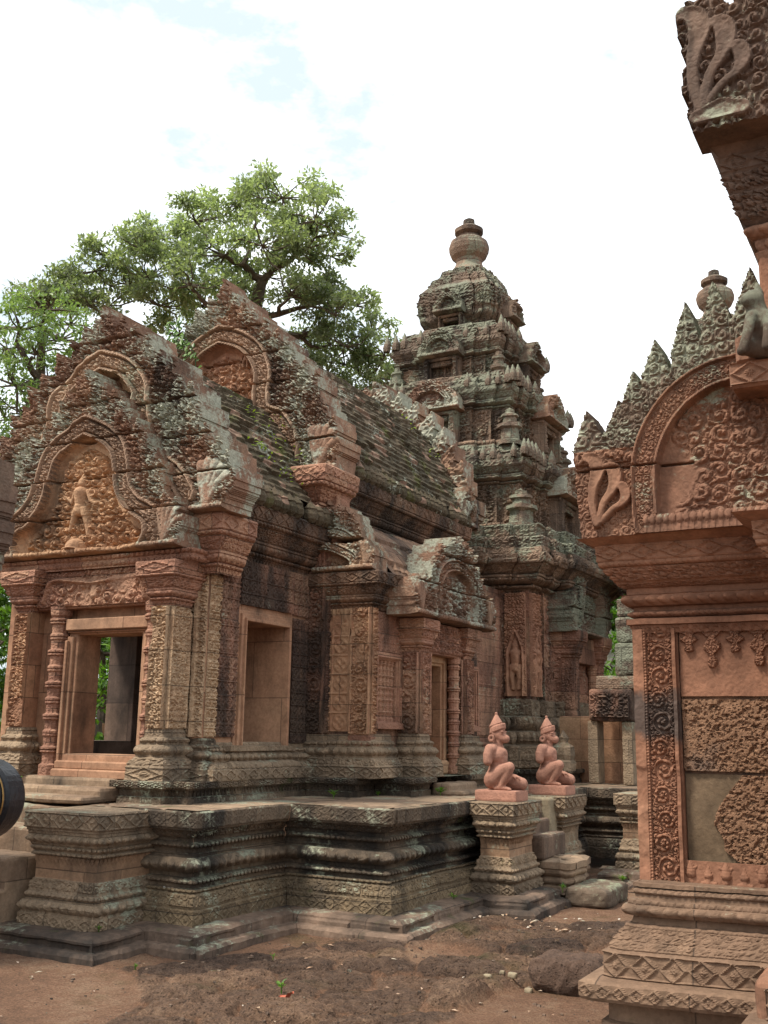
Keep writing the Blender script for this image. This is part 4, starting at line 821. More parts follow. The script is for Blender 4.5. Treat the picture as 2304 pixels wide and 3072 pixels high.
mb = MB(); mb.box(XB-.05, XD-.03, 10.06, 10.97, 2.46, 2.80, .006); panel(mb, (XD-.03, 10.06, 2.47), (0, 1), .91, .32, lambda U, V: scrolls(U, V, .075, 4), .04, .012, .01); obj('lintel', mb, M_['wall'], hall, .003)
mb = MB(); pediment(mb, (XD+.06, 10.52), (0, 1), 2.81, [(1.06, 2.81), (1.07, 3.0), (.96, 3.18), (.74, 3.24), (.62, 3.44), (.42, 3.60), (.2, 3.68), (0, 3.72)], [(.52, 2.81), (.56, 3.0), (.52, 3.2), (.40, 3.34), (.2, 3.42), (0, 3.45)], .13, True, .26, .0125, None, .75, .08, leafsize=.13, seed=7, tymp=.03)
obj('side_gable', mb, M_['gable'], hall, .004)
mb = MB(); mb.rbox(-5.6, XD-.2, 10.05, 11.0, 3.2, 3.62, .05, .18, .02); obj('side_gable_backing', mb, M_['cornice'], hall, .006)
# vestibule joining hall and tower
box_part('vestibule_wall', [(-8.2, -5.72, 12.5, 14.4, 1.19, 3.7), (-8.1, -5.55, 11.6, 12.6, 1.19, 3.45)], 'wall')
mb = MB(); panel(mb, (-5.55, 11.65, 1.6), (0, 1), .9, 1.8, lambda U, V: np.where(U % .3 < .13, scrollcol(U % .3-.065, V, .12), .4+.5*(abs(U % .3-.21) < .03)), .02, .016, .02); panel(mb, (-5.72, 12.65, 1.6), (0, 1), 1.6, 2.0, lambda U, V: flower(U, V, .14), .015, .018, .015)
sweep(mb, [(-5.55, 11.6), (-5.55, 12.6), (-5.72, 12.6), (-5.72, 14.3)], scale_prof(BASE, 1.19, .4, .16), .02); sweep(mb, [(-5.55, 11.62), (-5.55, 12.58)], scale_prof(CORN, 3.3, .35, .18), .02); obj('vestibule_carving', mb, M_['wall'], hall, .003)
# ------------------------------------------------------------------ sanctuary tower
def redent(h, k=1.0, a=.50, b=.76):
    c, p2, p1 = h, h*1.05, h*1.12; q = [(-c, -c), (-b*h, -c), (-b*h, -p2), (-a*h, -p2), (-a*h, -p1), (a*h, -p1), (a*h, -p2), (b*h, -p2), (b*h, -c)]
    o = []
    for r in range(4):
        for x, y in q: o.append([(x, y), (-y, x), (-x, -y), (y, -x)][r])
    return o
def off(path, c): return [(x+c[0], y+c[1]) for x, y in path]
TC = (XC, 15.9)
tower = thing('sanctuary_tower', 'tall tiered sanctuary tower grey with lichen, topped by a round stone vase', 'temple tower', (TC[0], TC[1], 1.0))
def tpart(name, mb, mat, jit=.006, parent=tower, label=None): return obj(name, mb, M_[mat], parent, jit, 8, label=label)
TCORN = [(0, 0), FR, (.05, .06), None, (.22, .08), ('bead', .07, .02), (.25, .14), None, (.15, .16), None, (.35, .18), ('petal', .11, .02, .03), (.55, .30), None, (.62, .31), None, (.62, .36), None, (.5, .38), SCR, (.85, .58), None, (.95, .60), SCR, (1, .80), None, (.85, .82), SCR, (.8, .98), None, (.5, 1.0)]
TBASE = [(1, 0), ('dia', .2, .012), (.97, .30), None, (.7, .33), ('petal', .1, .02, .02), (.7, .5), None, (.35, .52), None, (.4, .55), ('bead', .08, .02, .02), (.4, .72), None, (.15, .74), SCR, (.1, .97), None, (0, 1)]
D_ = .024
mb = MB(); sweep(mb, off(redent(1.62), TC), scale_prof(TBASE, 1.19, .95, .42), D_, True, wear=.015, blkamp=.012); sweep(mb, off(redent(1.95), TC), sh(SLAB, .99, .22, .05), D_, True); cap_poly(mb, off(redent(2.0), TC), 1.2); tpart('base_moulding', mb, 'base')
mb = MB(); sweep(mb, off(redent(1.62), TC), [(0, 2.12), ('col', .30, .03), (0, 3.72)], D_, True, wear=.008, blkamp=.008); tpart('shaft', mb, 'wall')
mb = MB(); sweep(mb, off(redent(1.62), TC), scale_prof(TCORN, 3.66, .62, .42), D_, True, wear=.02, blkamp=.02); tpart('cornice', mb, 'tower')
mb = MB(); sweep(mb, off(redent(1.58), TC), [(.12, 4.02), SCR, (.36, 4.24), ('scroll', .1, .03), (.38, 4.42), None, (.25, 4.44), SCR, (.28, 4.62), None, (-.1, 4.66)], D_, True, wear=.012, blkamp=.014); cap_poly(mb, off(redent(1.6), TC), 4.62); tpart('ledge', mb, 'tower_top', .007)
def niche(side, dist, w, z0, z1, depth=.06, rel=True, door=True):
    """false door with posts and a lobed gable on one face of a storey; side 0 = front (-Y), 1 = right (+X)"""
    ud = (1, 0) if side == 0 else (0, 1); nv = (0, -1) if side == 0 else (1, 0)
    c = (TC[0]+nv[0]*dist, TC[1]+nv[1]*dist); Hh = z1-z0; res = .018
    def P(u, d): return (c[0]+ud[0]*u+nv[0]*d, c[1]+ud[1]*u+nv[1]*d)
    g = MB()
    for s_ in (-1, 1):
        a = P(s_*w*.62-w*.11, .12); 
        panel(g, (a[0], a[1], z0), ud, w*.22, Hh*.55, lambda U, V: np.where(V/(Hh*.55) > .72, .6+.4*np.sin(V*90), np.where(V/(Hh*.55) < .2, .7+.3*np.sin(V*80), scrolls(U, V, .07, 2)*.7)), .04, res, .09)
        a2, b2 = P(s_*w*.62-w*.11, -.15), P(s_*w*.62+w*.11, .12); g.box(min(a2[0], b2[0]), max(a2[0], b2[0]), min(a2[1], b2[1]), max(a2[1], b2[1]), z0, z0+Hh*.6, .01)
    a2, b2 = P(-w*.75, -.15), P(w*.75, .20); g.box(min(a2[0], b2[0]), max(a2[0], b2[0]), min(a2[1], b2[1]), max(a2[1], b2[1]), z0+Hh*.50, z0+Hh*.56, .015)
    if door:
        a2, b2 = P(-w*.5, -.15), P(w*.5, .0); g.box(min(a2[0], b2[0]), max(a2[0], b2[0]), min(a2[1], b2[1]), max(a2[1], b2[1]), z0, z0+Hh*.5, .01)
        for q in (-.32, 0, .32):
            a2, b2 = P(w*(q-.05), -.02), P(w*(q+.05), .035); g.box(min(a2[0], b2[0]), max(a2[0], b2[0]), min(a2[1], b2[1]), max(a2[1], b2[1]), z0, z0+Hh*.45, .008)
    a = P(-w*.5, .10); panel(g, (a[0], a[1], z0+Hh*.38), ud, w, Hh*.12, lambda U, V: scrolls(U, V, .07, 7), .05, res, .05)
    o = tpart('false_door', g, 'tower', .005)
    g = MB(); k = P(0, .26); hh = Hh*.52; zb = z0+Hh*.56
    pediment(g, k, ud, zb, [(w*.92, zb), (w*.94, zb+hh*.25), (w*.82, zb+hh*.5), (w*.62, zb+hh*.68), (w*.35, zb+hh*.86), (0, zb+hh)], [(w*.55, zb), (w*.58, zb+hh*.25), (w*.45, zb+hh*.48), (w*.2, zb+hh*.64), (0, zb+hh*.68)], w*.15, False, .30, res, None, min(.7, w*.75), .06, seed=side*7+int(z0*3), tymp=.05)
    ob = obj('gable', g, M_['gable' if z0 < 6.5 else 'tower_top'], o, .008)
TIERS = [(4.62, 1.46, .72, .46, .92, .22), (6.00, 1.19, .64, .44, .76, .20), (7.10, .90, .52, .44, .60, .17)]
ANT = None
for (z0, h, hb, hc, w_, fl_) in TIERS:
    mb = MB(); sweep(mb, off(redent(h*.96), TC), [(.14, z0-.05), None, (.14, z0+.04), ('bead', .08, .02), (.14, z0+.10), None, (0, z0+.11), ('col', .24, .05), (0, z0+hb)], D_, True, wear=.012, blkamp=.012); tpart('storey_wall', mb, 'tower')
    mb = MB(); sweep(mb, off(redent(h*.96), TC), scale_prof(TCORN, z0+hb-.02, hc, fl_*.9), D_, True, wear=.012, blkamp=.014)
    zt = z0+hb+hc
    sweep(mb, off(redent(h*.85), TC), [(.2, zt-.06), ('scroll', .09, .03), (.20, zt+.08), None, (.08, zt+.10), ('scroll', .09, .03), (.06, zt+.22), None, (-.2, zt+.24)], D_, True, wear=.014, blkamp=.016); cap_poly(mb, off(redent(h*.8), TC), zt+.2)
    tpart('storey_cornice', mb, 'tower_top', .007)
    hp = h*.96*1.12+fl_*.62
    for q in np.arange(-hp, hp+.01, .165):
        for sd_ in (0, 1):
            if abs(q) < h*.42 or hsh(int(q*100)+500, int(z0*10), 3+sd_) < .15: continue
            pth = hp if abs(q) < h*.52 else hp*.955; e_ = (q, -pth) if sd_ == 0 else (pth, q)
            if ANT is None:
                mb = MB(); mb.lathe((TC[0], TC[1], 1.0), [(.052, 0), (.066, .06), (.060, .12), (.033, .20), (.004, .27)], 6); ANT = tpart('antefix', mb, 'tower_top', .010); a_ = ANT
            else: a_ = ANT.copy(); C.objects.link(a_); a_.parent = tower
            a_.location = (e_[0], e_[1], zt-.10-1.0); a_.scale = (.85+.3*hsh(int(q*100)+500, int(z0*10), 4),)*3
    for side in (0, 1): niche(side, h*.96*1.12, h*.46, z0+.05, z0+hb+hc*1.0)
    for sx, sy in ((1, -1), (-1, -1), (1, 1)):
        mb = MB(); cx, cy = TC[0]+sx*h*1.02, TC[1]+sy*h*1.02; q = h*.12; zz = z0+.0
        mb.lathe((cx, cy, zz), [(q*1.3, 0), (q*1.3, .07), (q*1.0, .08), (q*.95, .26), (q*1.35, .29), (q*1.3, .35), (q*.8, .36), (q*.75, .44), (q*1.0, .46), (q*.95, .5), (q*.5, .52), (q*.5, .58), (q*.15, .60), (.003, .62)], 8, PI/8)
        tpart('corner_antefix', mb, 'tower_top', .022)
# crown storey, lotus and vase finial
z0 = 8.10; mb = MB(); sweep(mb, off(redent(.54), TC), [(.1, z0-.05), None, (.1, z0+.08), None, (0, z0+.1), ('col', .2, .03), (0, z0+.42)], D_, True, wear=.012); tpart('storey_wall', mb, 'tower')
mb = MB(); sweep(mb, off(redent(.56, a=.5), TC), [(0, z0+.36), None, (.07, z0+.42), ('bead', .09, .03), (.09, z0+.52), None, (.10, z0+.56), ('scroll', .08, .04), (.11, z0+.78), ('scroll', .08, .04), (.07, z0+1.0), None, (-.02, z0+1.12), ('scroll', .08, .03), (-.08, z0+1.28), None, (-.16, z0+1.30), ('scroll', .08, .03), (-.2, z0+1.46), None, (-.5, z0+1.5)], .022, True, wear=.02, blkamp=.02); tpart('storey_cornice', mb, 'tower_top', .010)
for side in (0, 1): niche(side, .62, .30, z0, z0+.80, door=False)
mb = MB(); mb.lathe((TC[0], TC[1], z0+1.38), [(.34, 0), (.36, .1), (.31, .16), (.26, .22), (.23, .30), (.24, .36), (.31, .43), (.35, .52), (.36, .60), (.33, .70), (.23, .78), (.19, .80), (.18, .84), (.25, .88), (.255, .95), (.17, 1.01), (.11, 1.04), (.10, 1.14), (.05, 1.17), (.001, 1.17)], 26); fin = tpart('vase_finial', mb, 'tower', .006)
# lower storey: guardian niches and the side porch
def guardian(o, ud, w, h):
    fg = man(w/2, .10, h*.46, ((.22, .45), (-.24, .40)), ((.03, 0), (-.03, 0)))
    def fn(U, V):
        D, S, sg = segdist(U, V, smooth([(w*.16, 0), (w*.16, h*.40), (w*.32, h*.54), (w*.5, h*.62), (w*.68, h*.54), (w*.84, h*.40), (w*.84, 0)], 5))
        ar = np.exp(-(D/.03)**2); ins = inpoly(U, V, [(w*.16, -.1), (w*.16, h*.4), (w*.5, h*.61), (w*.84, h*.4), (w*.84, -.1)])
        b = np.where(ins, 0, scrolls(U, V, .06, 3)*.55+.35); f = caps(U, V, fg)
        return np.maximum(np.maximum(b, ar*.9), f*10+(f > 0)*.35)
    g = MB(); panel(g, o, ud, w, h, fn, .085, .013, .02, wearp=.2); return g
tpart('guardian_niche', guardian((TC[0]+1.27, TC[1]-1.62, 2.16), (1, 0), .34, 1.5), 'tympred', .002)
tpart('guardian_niche', guardian((TC[0]+1.62, TC[1]-1.60, 2.16), (0, 1), .34, 1.5), 'tympred', .002)
tpart('guardian_niche', guardian((TC[0]+.86, TC[1]-1.77, 2.16), (1, 0), .34, 1.5), 'tympred', .002)
px_ = TC[0]+2.02; mb = MB()
for y in (TC[1]-.78, TC[1]+.5):
    mb.box(TC[0]+1.6, px_, y, y+.22, 2.0, 2.75, .008); panel(mb, (px_, y, 2.0), (0, 1), .22, .75, lambda U, V: scrolls(U, V, .07, 2), .02, .02, .004); panel(mb, (px_-.3, y, 2.0), (1, 0), .3, .75, lambda U, V: scrolls(U, V, .07, 2), .02, .02, .004)
    sweep(mb, rectpath(TC[0]+1.7, px_, y, y+.22), scale_prof(BASE, 1.2, .8, .12), .024, True); sweep(mb, rectpath(TC[0]+1.7, px_, y, y+.22), scale_prof(CORN, 2.72, .45, .13), .024, True)
mb.box(TC[0]+1.6, px_-.05, TC[1]-.56, TC[1]+.58, 2.72, 3.12, .01); mb.box(TC[0]+1.6, px_-.5, TC[1]-.5, TC[1]+.5, 1.2, 2.75, .01)
pr = tpart('side_porch', mb, 'wall', .003)
for y in (TC[1]-.47, TC[1]+.5):
    mb = MB(); colonnette(mb, (px_-.12, y), 1.2, 2.74, .07, 12); obj('colonnette', mb, M_['pink'], pr, .002)
mb = MB(); pediment(mb, (px_+.02, TC[1]), (0, 1), 3.14, [(1.0, 3.14), (1.01, 3.4), (.94, 3.62), (.80, 3.80), (.68, 4.05), (.42, 4.30), (.2, 4.42), (0, 4.50)], [(.58, 3.14), (.62, 3.4), (.58, 3.7), (.44, 3.95), (.2, 4.12), (0, 4.18)], .15, True, .42, .017, None, .8, .07, leafsize=.16, seed=8, tymp=.10); obj('gable', mb, M_['tower_top'], pr, .007)
mb = MB(); mb.rbox(TC[0]+1.6, px_-.35, TC[1]-.75, TC[1]+.75, 3.1, 4.05, .06, .25, .03); obj('porch_vault', mb, M_['tower'], pr, .008)
t2 = tower.copy(); C.objects.link(t2); t2.location = (-3.02, 17.4, 1.0); t2.scale = (.88,)*3; t2['label'] = 'second sanctuary tower, mostly hidden behind the red library at right'
for ch in list(tower.children):
    if ch.name.split('.')[0] in ('storey_wall', 'storey_cornice', 'false_door', 'vase_finial', 'corner_antefix', 'antefix'):
        c = ch.copy(); C.objects.link(c); c.parent = t2
        for g in ch.children: d = g.copy(); C.objects.link(d); d.parent = c
mb = MB(); sweep(mb, off(redent(1.2), TC), scale_prof(TBASE, 1.0, .9, .15)+[None, (0, 2.0), ('col', .3, .03), (0, 3.8)]+[None]+scale_prof(TCORN, 3.8, .85, .45), .05, True, cullback=False); sh_ = obj('shaft', mb, M_['tower'], tower, .006); sh_.parent = t2
# ------------------------------------------------------------------ library
lib = thing('library_building', 'red sandstone library with spiral-carved pilaster, pitted wall and flame-edged gable', 'temple', (-.6, 6.2, .0))
LP = [(-1.50, 6.9), (-1.50, 5.70), (-.62, 5.70), (-.62, 5.28), (1.6, 5.28)]
LB = [(.20, .0), None, (.20, .20), None, (.16, .215), ('bead', .09, .012), (.16, .25), None, (.13, .255), None, (.13, .345), None, (.235, .355), None, (.245, .37), ('dia', .085, .012), (.245, .435), None, (.22, .445), None, (.145, .452), ('dia', .145, .014), (.145, .575), None, (.12, .58), ('bead', .03, .006), (.12, .592), ('scroll', .045, .010), (.105, .62), ('scroll', .045, .012), (.06, .68), ('bead', .022, .005), (.055, .695), None, (.03, .70), None, (.02, .735), None, (.055, .738), ('petal', .072, .012, .012), (.060, .788), None, (.045, .79), ('bead', .02, .005), (.04, .812), None, (.015, .815), None, (.012, .835), ('bead', .03, .010, .006), (.012, .865), None, (.0, .868), None, (.02, .872), None, (.02, .89), None, (0, .895)]
mb = MB(); P_ = [(-1.50-0, 6.9), (-1.50, 5.58), (-.66, 5.58), (-.66, 5.1), (1.6, 5.1)]
sweep(mb, P_, LB, .008, wear=.008, blk=.55, blkamp=.004); cap_poly(mb, [(-1.5, 6.9), (-1.5, 5.58), (-.66, 5.58), (-.66, 5.1), (1.6, 5.1), (1.6, 6.9)], .893); obj('plinth', mb, M_['lib_dark'], lib, .003, 14)
# wall behind: laterite blocks, cement, dressed band and the fleuron frieze
box_part('wall_core', [(-1.47, 1.6, 5.735, 6.9, .89, 2.6), (-.62, 1.6, 5.34, 5.8, .89, 4.3)], 'smooth', lib)
def lat(U, V):
    p = fbm(U*44, V*56, 3, 2); q = fbm(U*90, V*90, 5, 2); pit = sstep(.44, .30, p)*1.0+sstep(.45, .28, q)*.9
    return 1.0+.5*(fbm(U*5, V*5, 8, 3)-.5)-pit+.3*(q-.5)
lw = lambda n, x0, x1, z0, z1, mk=None: (lambda g: (panel(g, (x0, 5.735, z0), (1, 0), x1-x0, z1-z0, lat, .011, .0055, .02, mk), obj(n, g, M_['laterite'], lib, .0))[1])(MB())
lw('laterite_block', -1.275, -.60, 1.44, 1.815)
lw('laterite_block', -1.275, -.60, .98, 1.435, lambda U, V: (U > .14+.16*abs(V/.455-.45)**1.3*2.2+.05*(vn(V*14, V*0, 2)-.5)) & (V < .452) & (U < .67))
mb = MB(); panel(mb, (-1.28, 5.735, .97), (1, 0), .7, .47, lambda U, V: fbm(U*9, V*9, 2, 4), .012, .01, .004); obj('cement_fill', mb, M_['cement'], lib)
PD = smooth([(0, .02), (.035, .06), (.05, .12), (.03, .18), (.0, .24)], 4)
def plain(U, V):
    k = U/.118; i = np.floor(k); a = (k-i-.5)*.118; ln = .10+.07*np.mod(i, 2)+.035*hsh(i, 3); t = (.35-V)/ln
    wd = .054*np.clip(1.15-t, 0, 1)**.6*(.7+.3*np.cos(t*14)); m = (abs(a) < wd) & (t < 1)
    return np.where(m, .55+.5*scrolls(a+i*.3, V, .030, 2), .0)+.06*fbm(U*14, V*14, 2)
mb = MB(); panel(mb, (-1.275, 5.715, 1.82), (1, 0), .72, .35, plain, .030, .006, .01, wearp=.2); obj('dressed_band', mb, M_['lib'], lib, .002)
def fleur(U, V):
    k = U/.088; i = np.floor(k); a = abs(k-i-.5)*.088; f = np.where(np.mod(i, 2) < 1, caps(a, V, [(0, .02, .012, 0, .055, .012), (0, .058, .026, .0, .066, .024), (0, .085, .02, 0, .12, .003), (.0, .07, .008, .030, .092, .006)]), caps(a, V, [(0, .01, .016, 0, .05, .012), (0, .055, .022, 0, .062, .018), (0, .06, .016, 0, .10, .003), (.0, .02, .01, .03, .012, .012)]))
    return f*38+.1*fbm(U*20, V*20, 4)
mb = MB(); panel(mb, (-1.30, 5.70, .88), (1, 0), .72, .125, fleur, .020, .005, .012); obj('frieze', mb, M_['lib'], lib, .001)
# corner pilaster with its column of spirals
mb = MB(); mb.box(-1.515, -1.275, 5.70, 5.95, .87, 2.19)
wv = .235
def sp1(U, V):
    a = (U-.075-.065)/.115; c = np.maximum(scrollcol(U-.14, V-.02, .122), .75*scrolls(U, V, .036, 3)*sstep(.30, .42, abs(a)))
    e = np.where(U < .062, 1.0, np.where(U < .076, .72+.28*beads(V, (U-.062)/.014, .016), np.where(U > .212, 1.0, c*.95)))
    return np.where((U > .205) & (U < .212), .2, e)
pil = obj('pilaster', mb, M_['lib_band'], lib, .001)
mb = MB(); panel(mb, (-1.515, 5.70, .872), (1, 0), wv, 1.316, sp1, .036, .0045, .004, wearp=.25); obj('spiral_carving', mb, M_['lib_band'], pil, .001)
# entablature over it
LC = [(0, 2.16), FR, (.01, 2.20), None, (.035, 2.205), None, (.035, 2.235), None, (.0, 2.24), None, (.012, 2.245), ('bead', .032, .016, .008), (.018, 2.275), None, (.0, 2.28), None, (.0, 2.30), None, (.03, 2.305), ('petal', .066, .022, .014), (.05, 2.36), None, (.055, 2.365), None, (.03, 2.37), None, (.03, 2.40), ('scroll', .04, .016), (.075, 2.425), None, (.08, 2.43), ('scroll', .046, .024), (.13, 2.505), None, (.145, 2.51), ('bead', .028, .010), (.15, 2.535), None, (.155, 2.54), ('dia', .17, .018), (.16, 2.625), None, (.24, 2.66), None, (.0, 2.67)]
mb = MB(); sweep(mb, [(-1.50, 6.9), (-1.50, 5.68), (-.62, 5.68), (-.62, 5.30), (1.6, 5.30)], LC, .008, wear=.003, blk=.7, blkamp=.003); obj('entablature', mb, M_['lib'], lib, .002)
# lower gable: quarter arch with flame leaves climbing to the right and a hooded naga at the corner
nag = []
for pts, r0 in (([(-1.615, 2.73), (-1.635, 2.84), (-1.625, 2.94), (-1.60, 3.02), (-1.615, 3.08), (-1.66, 3.10), (-1.70, 3.07)], .036), ([(-1.60, 2.74), (-1.575, 2.84), (-1.53, 2.90), (-1.505, 2.96), (-1.515, 3.02), (-1.55, 3.035), (-1.58, 3.005)], .032), ([(-1.59, 2.74), (-1.53, 2.80), (-1.475, 2.83), (-1.45, 2.87), (-1.46, 2.915), (-1.49, 2.925), (-1.51, 2.90)], .027)):
    sp_ = smooth(pts, 3); rr = [r0*(.62+.62*math.exp(-((k/len(sp_)-.55)/.22)**2)-(.30 if k > len(sp_)-4 else 0)) for k in range(len(sp_))]
    nag += [(a[0], a[1], ra, b[0], b[1], rb) for a, b, ra, rb in zip(sp_[:-1], sp_[1:], rr[:-1], rr[1:])]
ARC = smooth([(-1.345, 2.70), (-1.355, 2.86), (-1.345, 3.05), (-1.285, 3.22), (-1.17, 3.37), (-1.02, 3.465), (-.85, 3.50), (-.5, 3.52)], 8)
FL = [(-1.64, 3.08, 1.62, 0.285, 0.2), (-1.49, 3.17, 1.5, 0.239, 0.15), (-1.4, 3.27, 1.53, 0.285, 0.16), (-1.27, 3.42, 1.55, 0.296, 0.17), (-1.1, 3.53, 1.56, 0.376, 0.17), (-0.93, 3.62, 1.62, 0.376, 0.18), (-0.78, 3.66, 1.5, 0.376, 0.18)]
LBODY = [(-1.71, 2.66), (-1.73, 2.9), (-1.74, 3.12), (-1.70, 3.28), (-1.60, 3.24), (-1.50, 3.18), (-1.42, 3.28), (-1.32, 3.40), (-1.22, 3.52), (-1.08, 3.64), (-.95, 3.74), (-.80, 3.80), (-.5, 3.85), (-.5, 2.66)]
def grow_(t): g = t.copy(); g[1:] |= t[:-1]; g[:-1] |= t[1:]; g[:, 1:] |= t[:, :-1]; g[:, :-1] |= t[:, 1:]; return g
def lcrest(U, V):
    X, Z = U-1.80, V+2.66; D, S, sg = segdist(X, Z, ARC); ins = inpoly(X, Z, list(ARC)+[(-.5, 2.6), (-1.345, 2.6)]); return ~ins & (D > .072) & (Z > 3.03) & ~((X < -1.40) & (Z < 3.14))
def lgab(U, V):
    X, Z = U-1.80, V+2.66; lm, lh = leafmask(X, Z, FL); D, S, sg = segdist(X, Z, ARC); body = inpoly(X, Z, LBODY)
    ins = inpoly(X, Z, list(ARC)+[(-.5, 2.6), (-1.345, 2.6)])
    h = np.maximum(scrolls(X, Z, .085, 2)*.8, 0)+.3; h = np.where(lm, np.maximum(lh*1.1, h*.9), h)
    tr = scrolls(X+.02, Z, .10, 6)*.8+.25*scrolls(X, Z, .045, 8); tr = tr*sstep(-1.25, -1.12, X-.12*np.sin(Z*9))*sstep(3.42, 3.30, Z-.28*(X+1.0)); hin = tr*1.0-1.0*sstep(.035, .06, D)+.1
    h = np.where(ins, hin, h); b = sstep(.072, .064, D); pr_ = .75+.35*sstep(.048, .055, D)+.45*scrolls(S, D*sg, .034, 3)*sstep(.045, .038, D)+.3*(sg < 0)*sstep(.05, .055, D)
    h = h*(1-b)+pr_*b; nh = caps(X, Z, nag); h = np.where((X < -1.42) & (Z < 3.06) & (nh <= 0), .0+.35*scrolls(X, Z, .05, 4), h); h = np.where(nh > 0, .35+.60*np.clip(nh/.036, 0, 1)+.50*np.sin(PI*np.clip(nh/.036, 0, 1)), h)
    h = np.where((Z < 2.755) & (X > -1.36), .9+.4*beads(X, np.clip((Z-2.70)/.05, 0, 1), .035), h)
    return h-1.0*np.exp(-((Z-3.03)/.005)**2)*(X < -1.1), (body | lm)
mb = MB(); panel(mb, (-1.80, 5.62, 2.66), (1, 0), 1.32, 1.42, lambda U, V: lgab(U, V)[0], .040, .0062, .18, lambda U, V: lgab(U, V)[1] & ~lcrest(U, V)); lg_ = obj('lower_gable', mb, M_['lib_gable'], lib, .002)
mb = MB(); panel(mb, (-1.80, 5.62, 2.66), (1, 0), 1.32, 1.42, lambda U, V: lgab(U, V)[0], .040, .0062, .18, lambda U, V: grow_(lgab(U, V)[1] & lcrest(U, V))); obj('flame_crest', mb, M_['lib_crest'], lg_, .003)
# projecting upper storey: corbel, naga corner and crest above, in shade-darkened stone
UP = 5.22
mb = MB(); mb.box(-.86, -.55, UP+.02, 5.6, 3.33, 3.46, .012); mb.box(-.83, -.55, UP+.04, 5.6, 3.46, 3.62, .02)
panel(mb, (-.86, UP+.02, 3.34), (1, 0), .2, .12, lambda U, V: diamond(U, V, .2, .12), .012, .005, .004); obj('corbel', mb, M_['lib_gable'], lib, .003)
mb = MB(); mb.box(-.70, .9, UP+.1, 6.4, 3.6, 4.25, .01); obj('upper_wall', mb, M_['lib'], lib, .002)
mb = MB()
UC = [(0, 4.02), None, (.02, 4.06), None, (.0, 4.07), ('bead', .05, .012), (.02, 4.13), None, (.05, 4.14), ('petal', .07, .014, .02), (.06, 4.20), None, (.09, 4.22), ('scroll', .055, .03), (.15, 4.36), None, (.16, 4.37), ('scroll', .055, .03), (.19, 4.46), None, (.2, 4.47), ('dia', .16, .02), (.21, 4.57), None, (.27, 4.62), None, (0, 4.64)]; UC = [(e[0]*.68, e[1]) if k % 2 == 0 else e for k, e in enumerate(UC)]
KU = [k for k in range(0, len(UC), 2) if UC[k][1] >= 4.20][0]
sweep(mb, [(-.70, 6.4), (-.70, UP+.1), (1.2, UP+.1)], UC[:KU+1], .008, wear=.004, blkamp=.004); obj('upper_capital', mb, M_['lib_gable'], lib, .002)
mb = MB(); sweep(mb, [(-.70, 6.4), (-.70, UP+.1), (1.2, UP+.1)], UC[KU:], .008, wear=.012, blkamp=.006); obj('upper_cornice', mb, M_['lib_top'], lib, .003)
un = [((x0+1.60)*1.35-.865, (z0-2.74)*1.5+4.76, r0*1.4, (x1+1.60)*1.35-.865, (z1-2.74)*1.5+4.76, r1*1.4) for x0, z0, r0, x1, z1, r1 in nag]
un += [(-.90, 4.69, .045, -.78, 4.71, .06), (-.78, 4.71, .06, -.68, 4.69, .045)]
UB = [(-.93, 4.62), (-.96, 4.74), (-.94, 4.83), (-.98, 4.86), (-.97, 4.97), (-.945, 5.02), (-.97, 5.10), (-.955, 5.13), (-.99, 5.20), (-.985, 5.34), (-.93, 5.385), (-.80, 5.38), (-.70, 5.30), (-.69, 5.44), (-.655, 5.46), (-.64, 5.62), (-.58, 5.66), (-.5, 6.0), (-.3, 6.3), (0, 6.6), (.4, 6.8), (.4, 4.62)]
def ugab(U, V):
    X, Z = U-1.02, V+4.62; h = scrolls(X, Z, .09, 3)*.8+.3; nh = caps(X, Z, un); return np.where(nh > 0, .4+.60*np.clip(nh/.05, 0, 1)+.50*np.sin(PI*np.clip(nh/.05, 0, 1)), h), inpoly(X, Z, UB)
mb = MB(); panel(mb, (-1.02, UP-.02, 4.62), (1, 0), 1.45, 2.2, lambda U, V: ugab(U, V)[0], .045, .0075, .20, lambda U, V: ugab(U, V)[1]); obj('upper_gable', mb, M_['lib_top'], lib, .004)
mb = MB(); mb.rbox(-.86, -.6, 4.98, 5.3, .40, .62, .02, .06, .012, 3); obj('newel_block', mb, M_['lib'], lib, .002)
# ------------------------------------------------------------------ gatehouse corner at the left edge
gate = thing('gate_building', 'dark carved gable corner of a nearer sandstone building at the left edge', 'temple', (-6.4, 4.9, 0))
mb = MB(); mb.box(-7.8, -6.12, 4.75, 5.15, .05, 2.4, .01); sweep(mb, [(-7.8, 4.75), (-6.12, 4.75), (-6.12, 5.15)], scale_prof(PLINTH, .05, .8, .08), .03); sweep(mb, [(-7.8, 4.75), (-6.12, 4.75), (-6.12, 5.15)], scale_prof(CORN, 2.2, .42, .14), .03); obj('wall', mb, M_['wall'], gate, .004)
mb = MB(); pediment(mb, (-6.52, 4.72), (1, 0), 2.62, [(1.06, 2.62), (1.07, 2.85), (1.05, 3.1), (.98, 3.28), (.8, 3.4), (.4, 3.7), (0, 3.9)], [(.6, 2.62), (.62, 2.9), (.4, 3.2), (0, 3.4)], .14, True, .13, .012, None, .9, .06, leafsize=.2, seed=12); obj('gable', mb, M_['lib_top'], gate, .006)
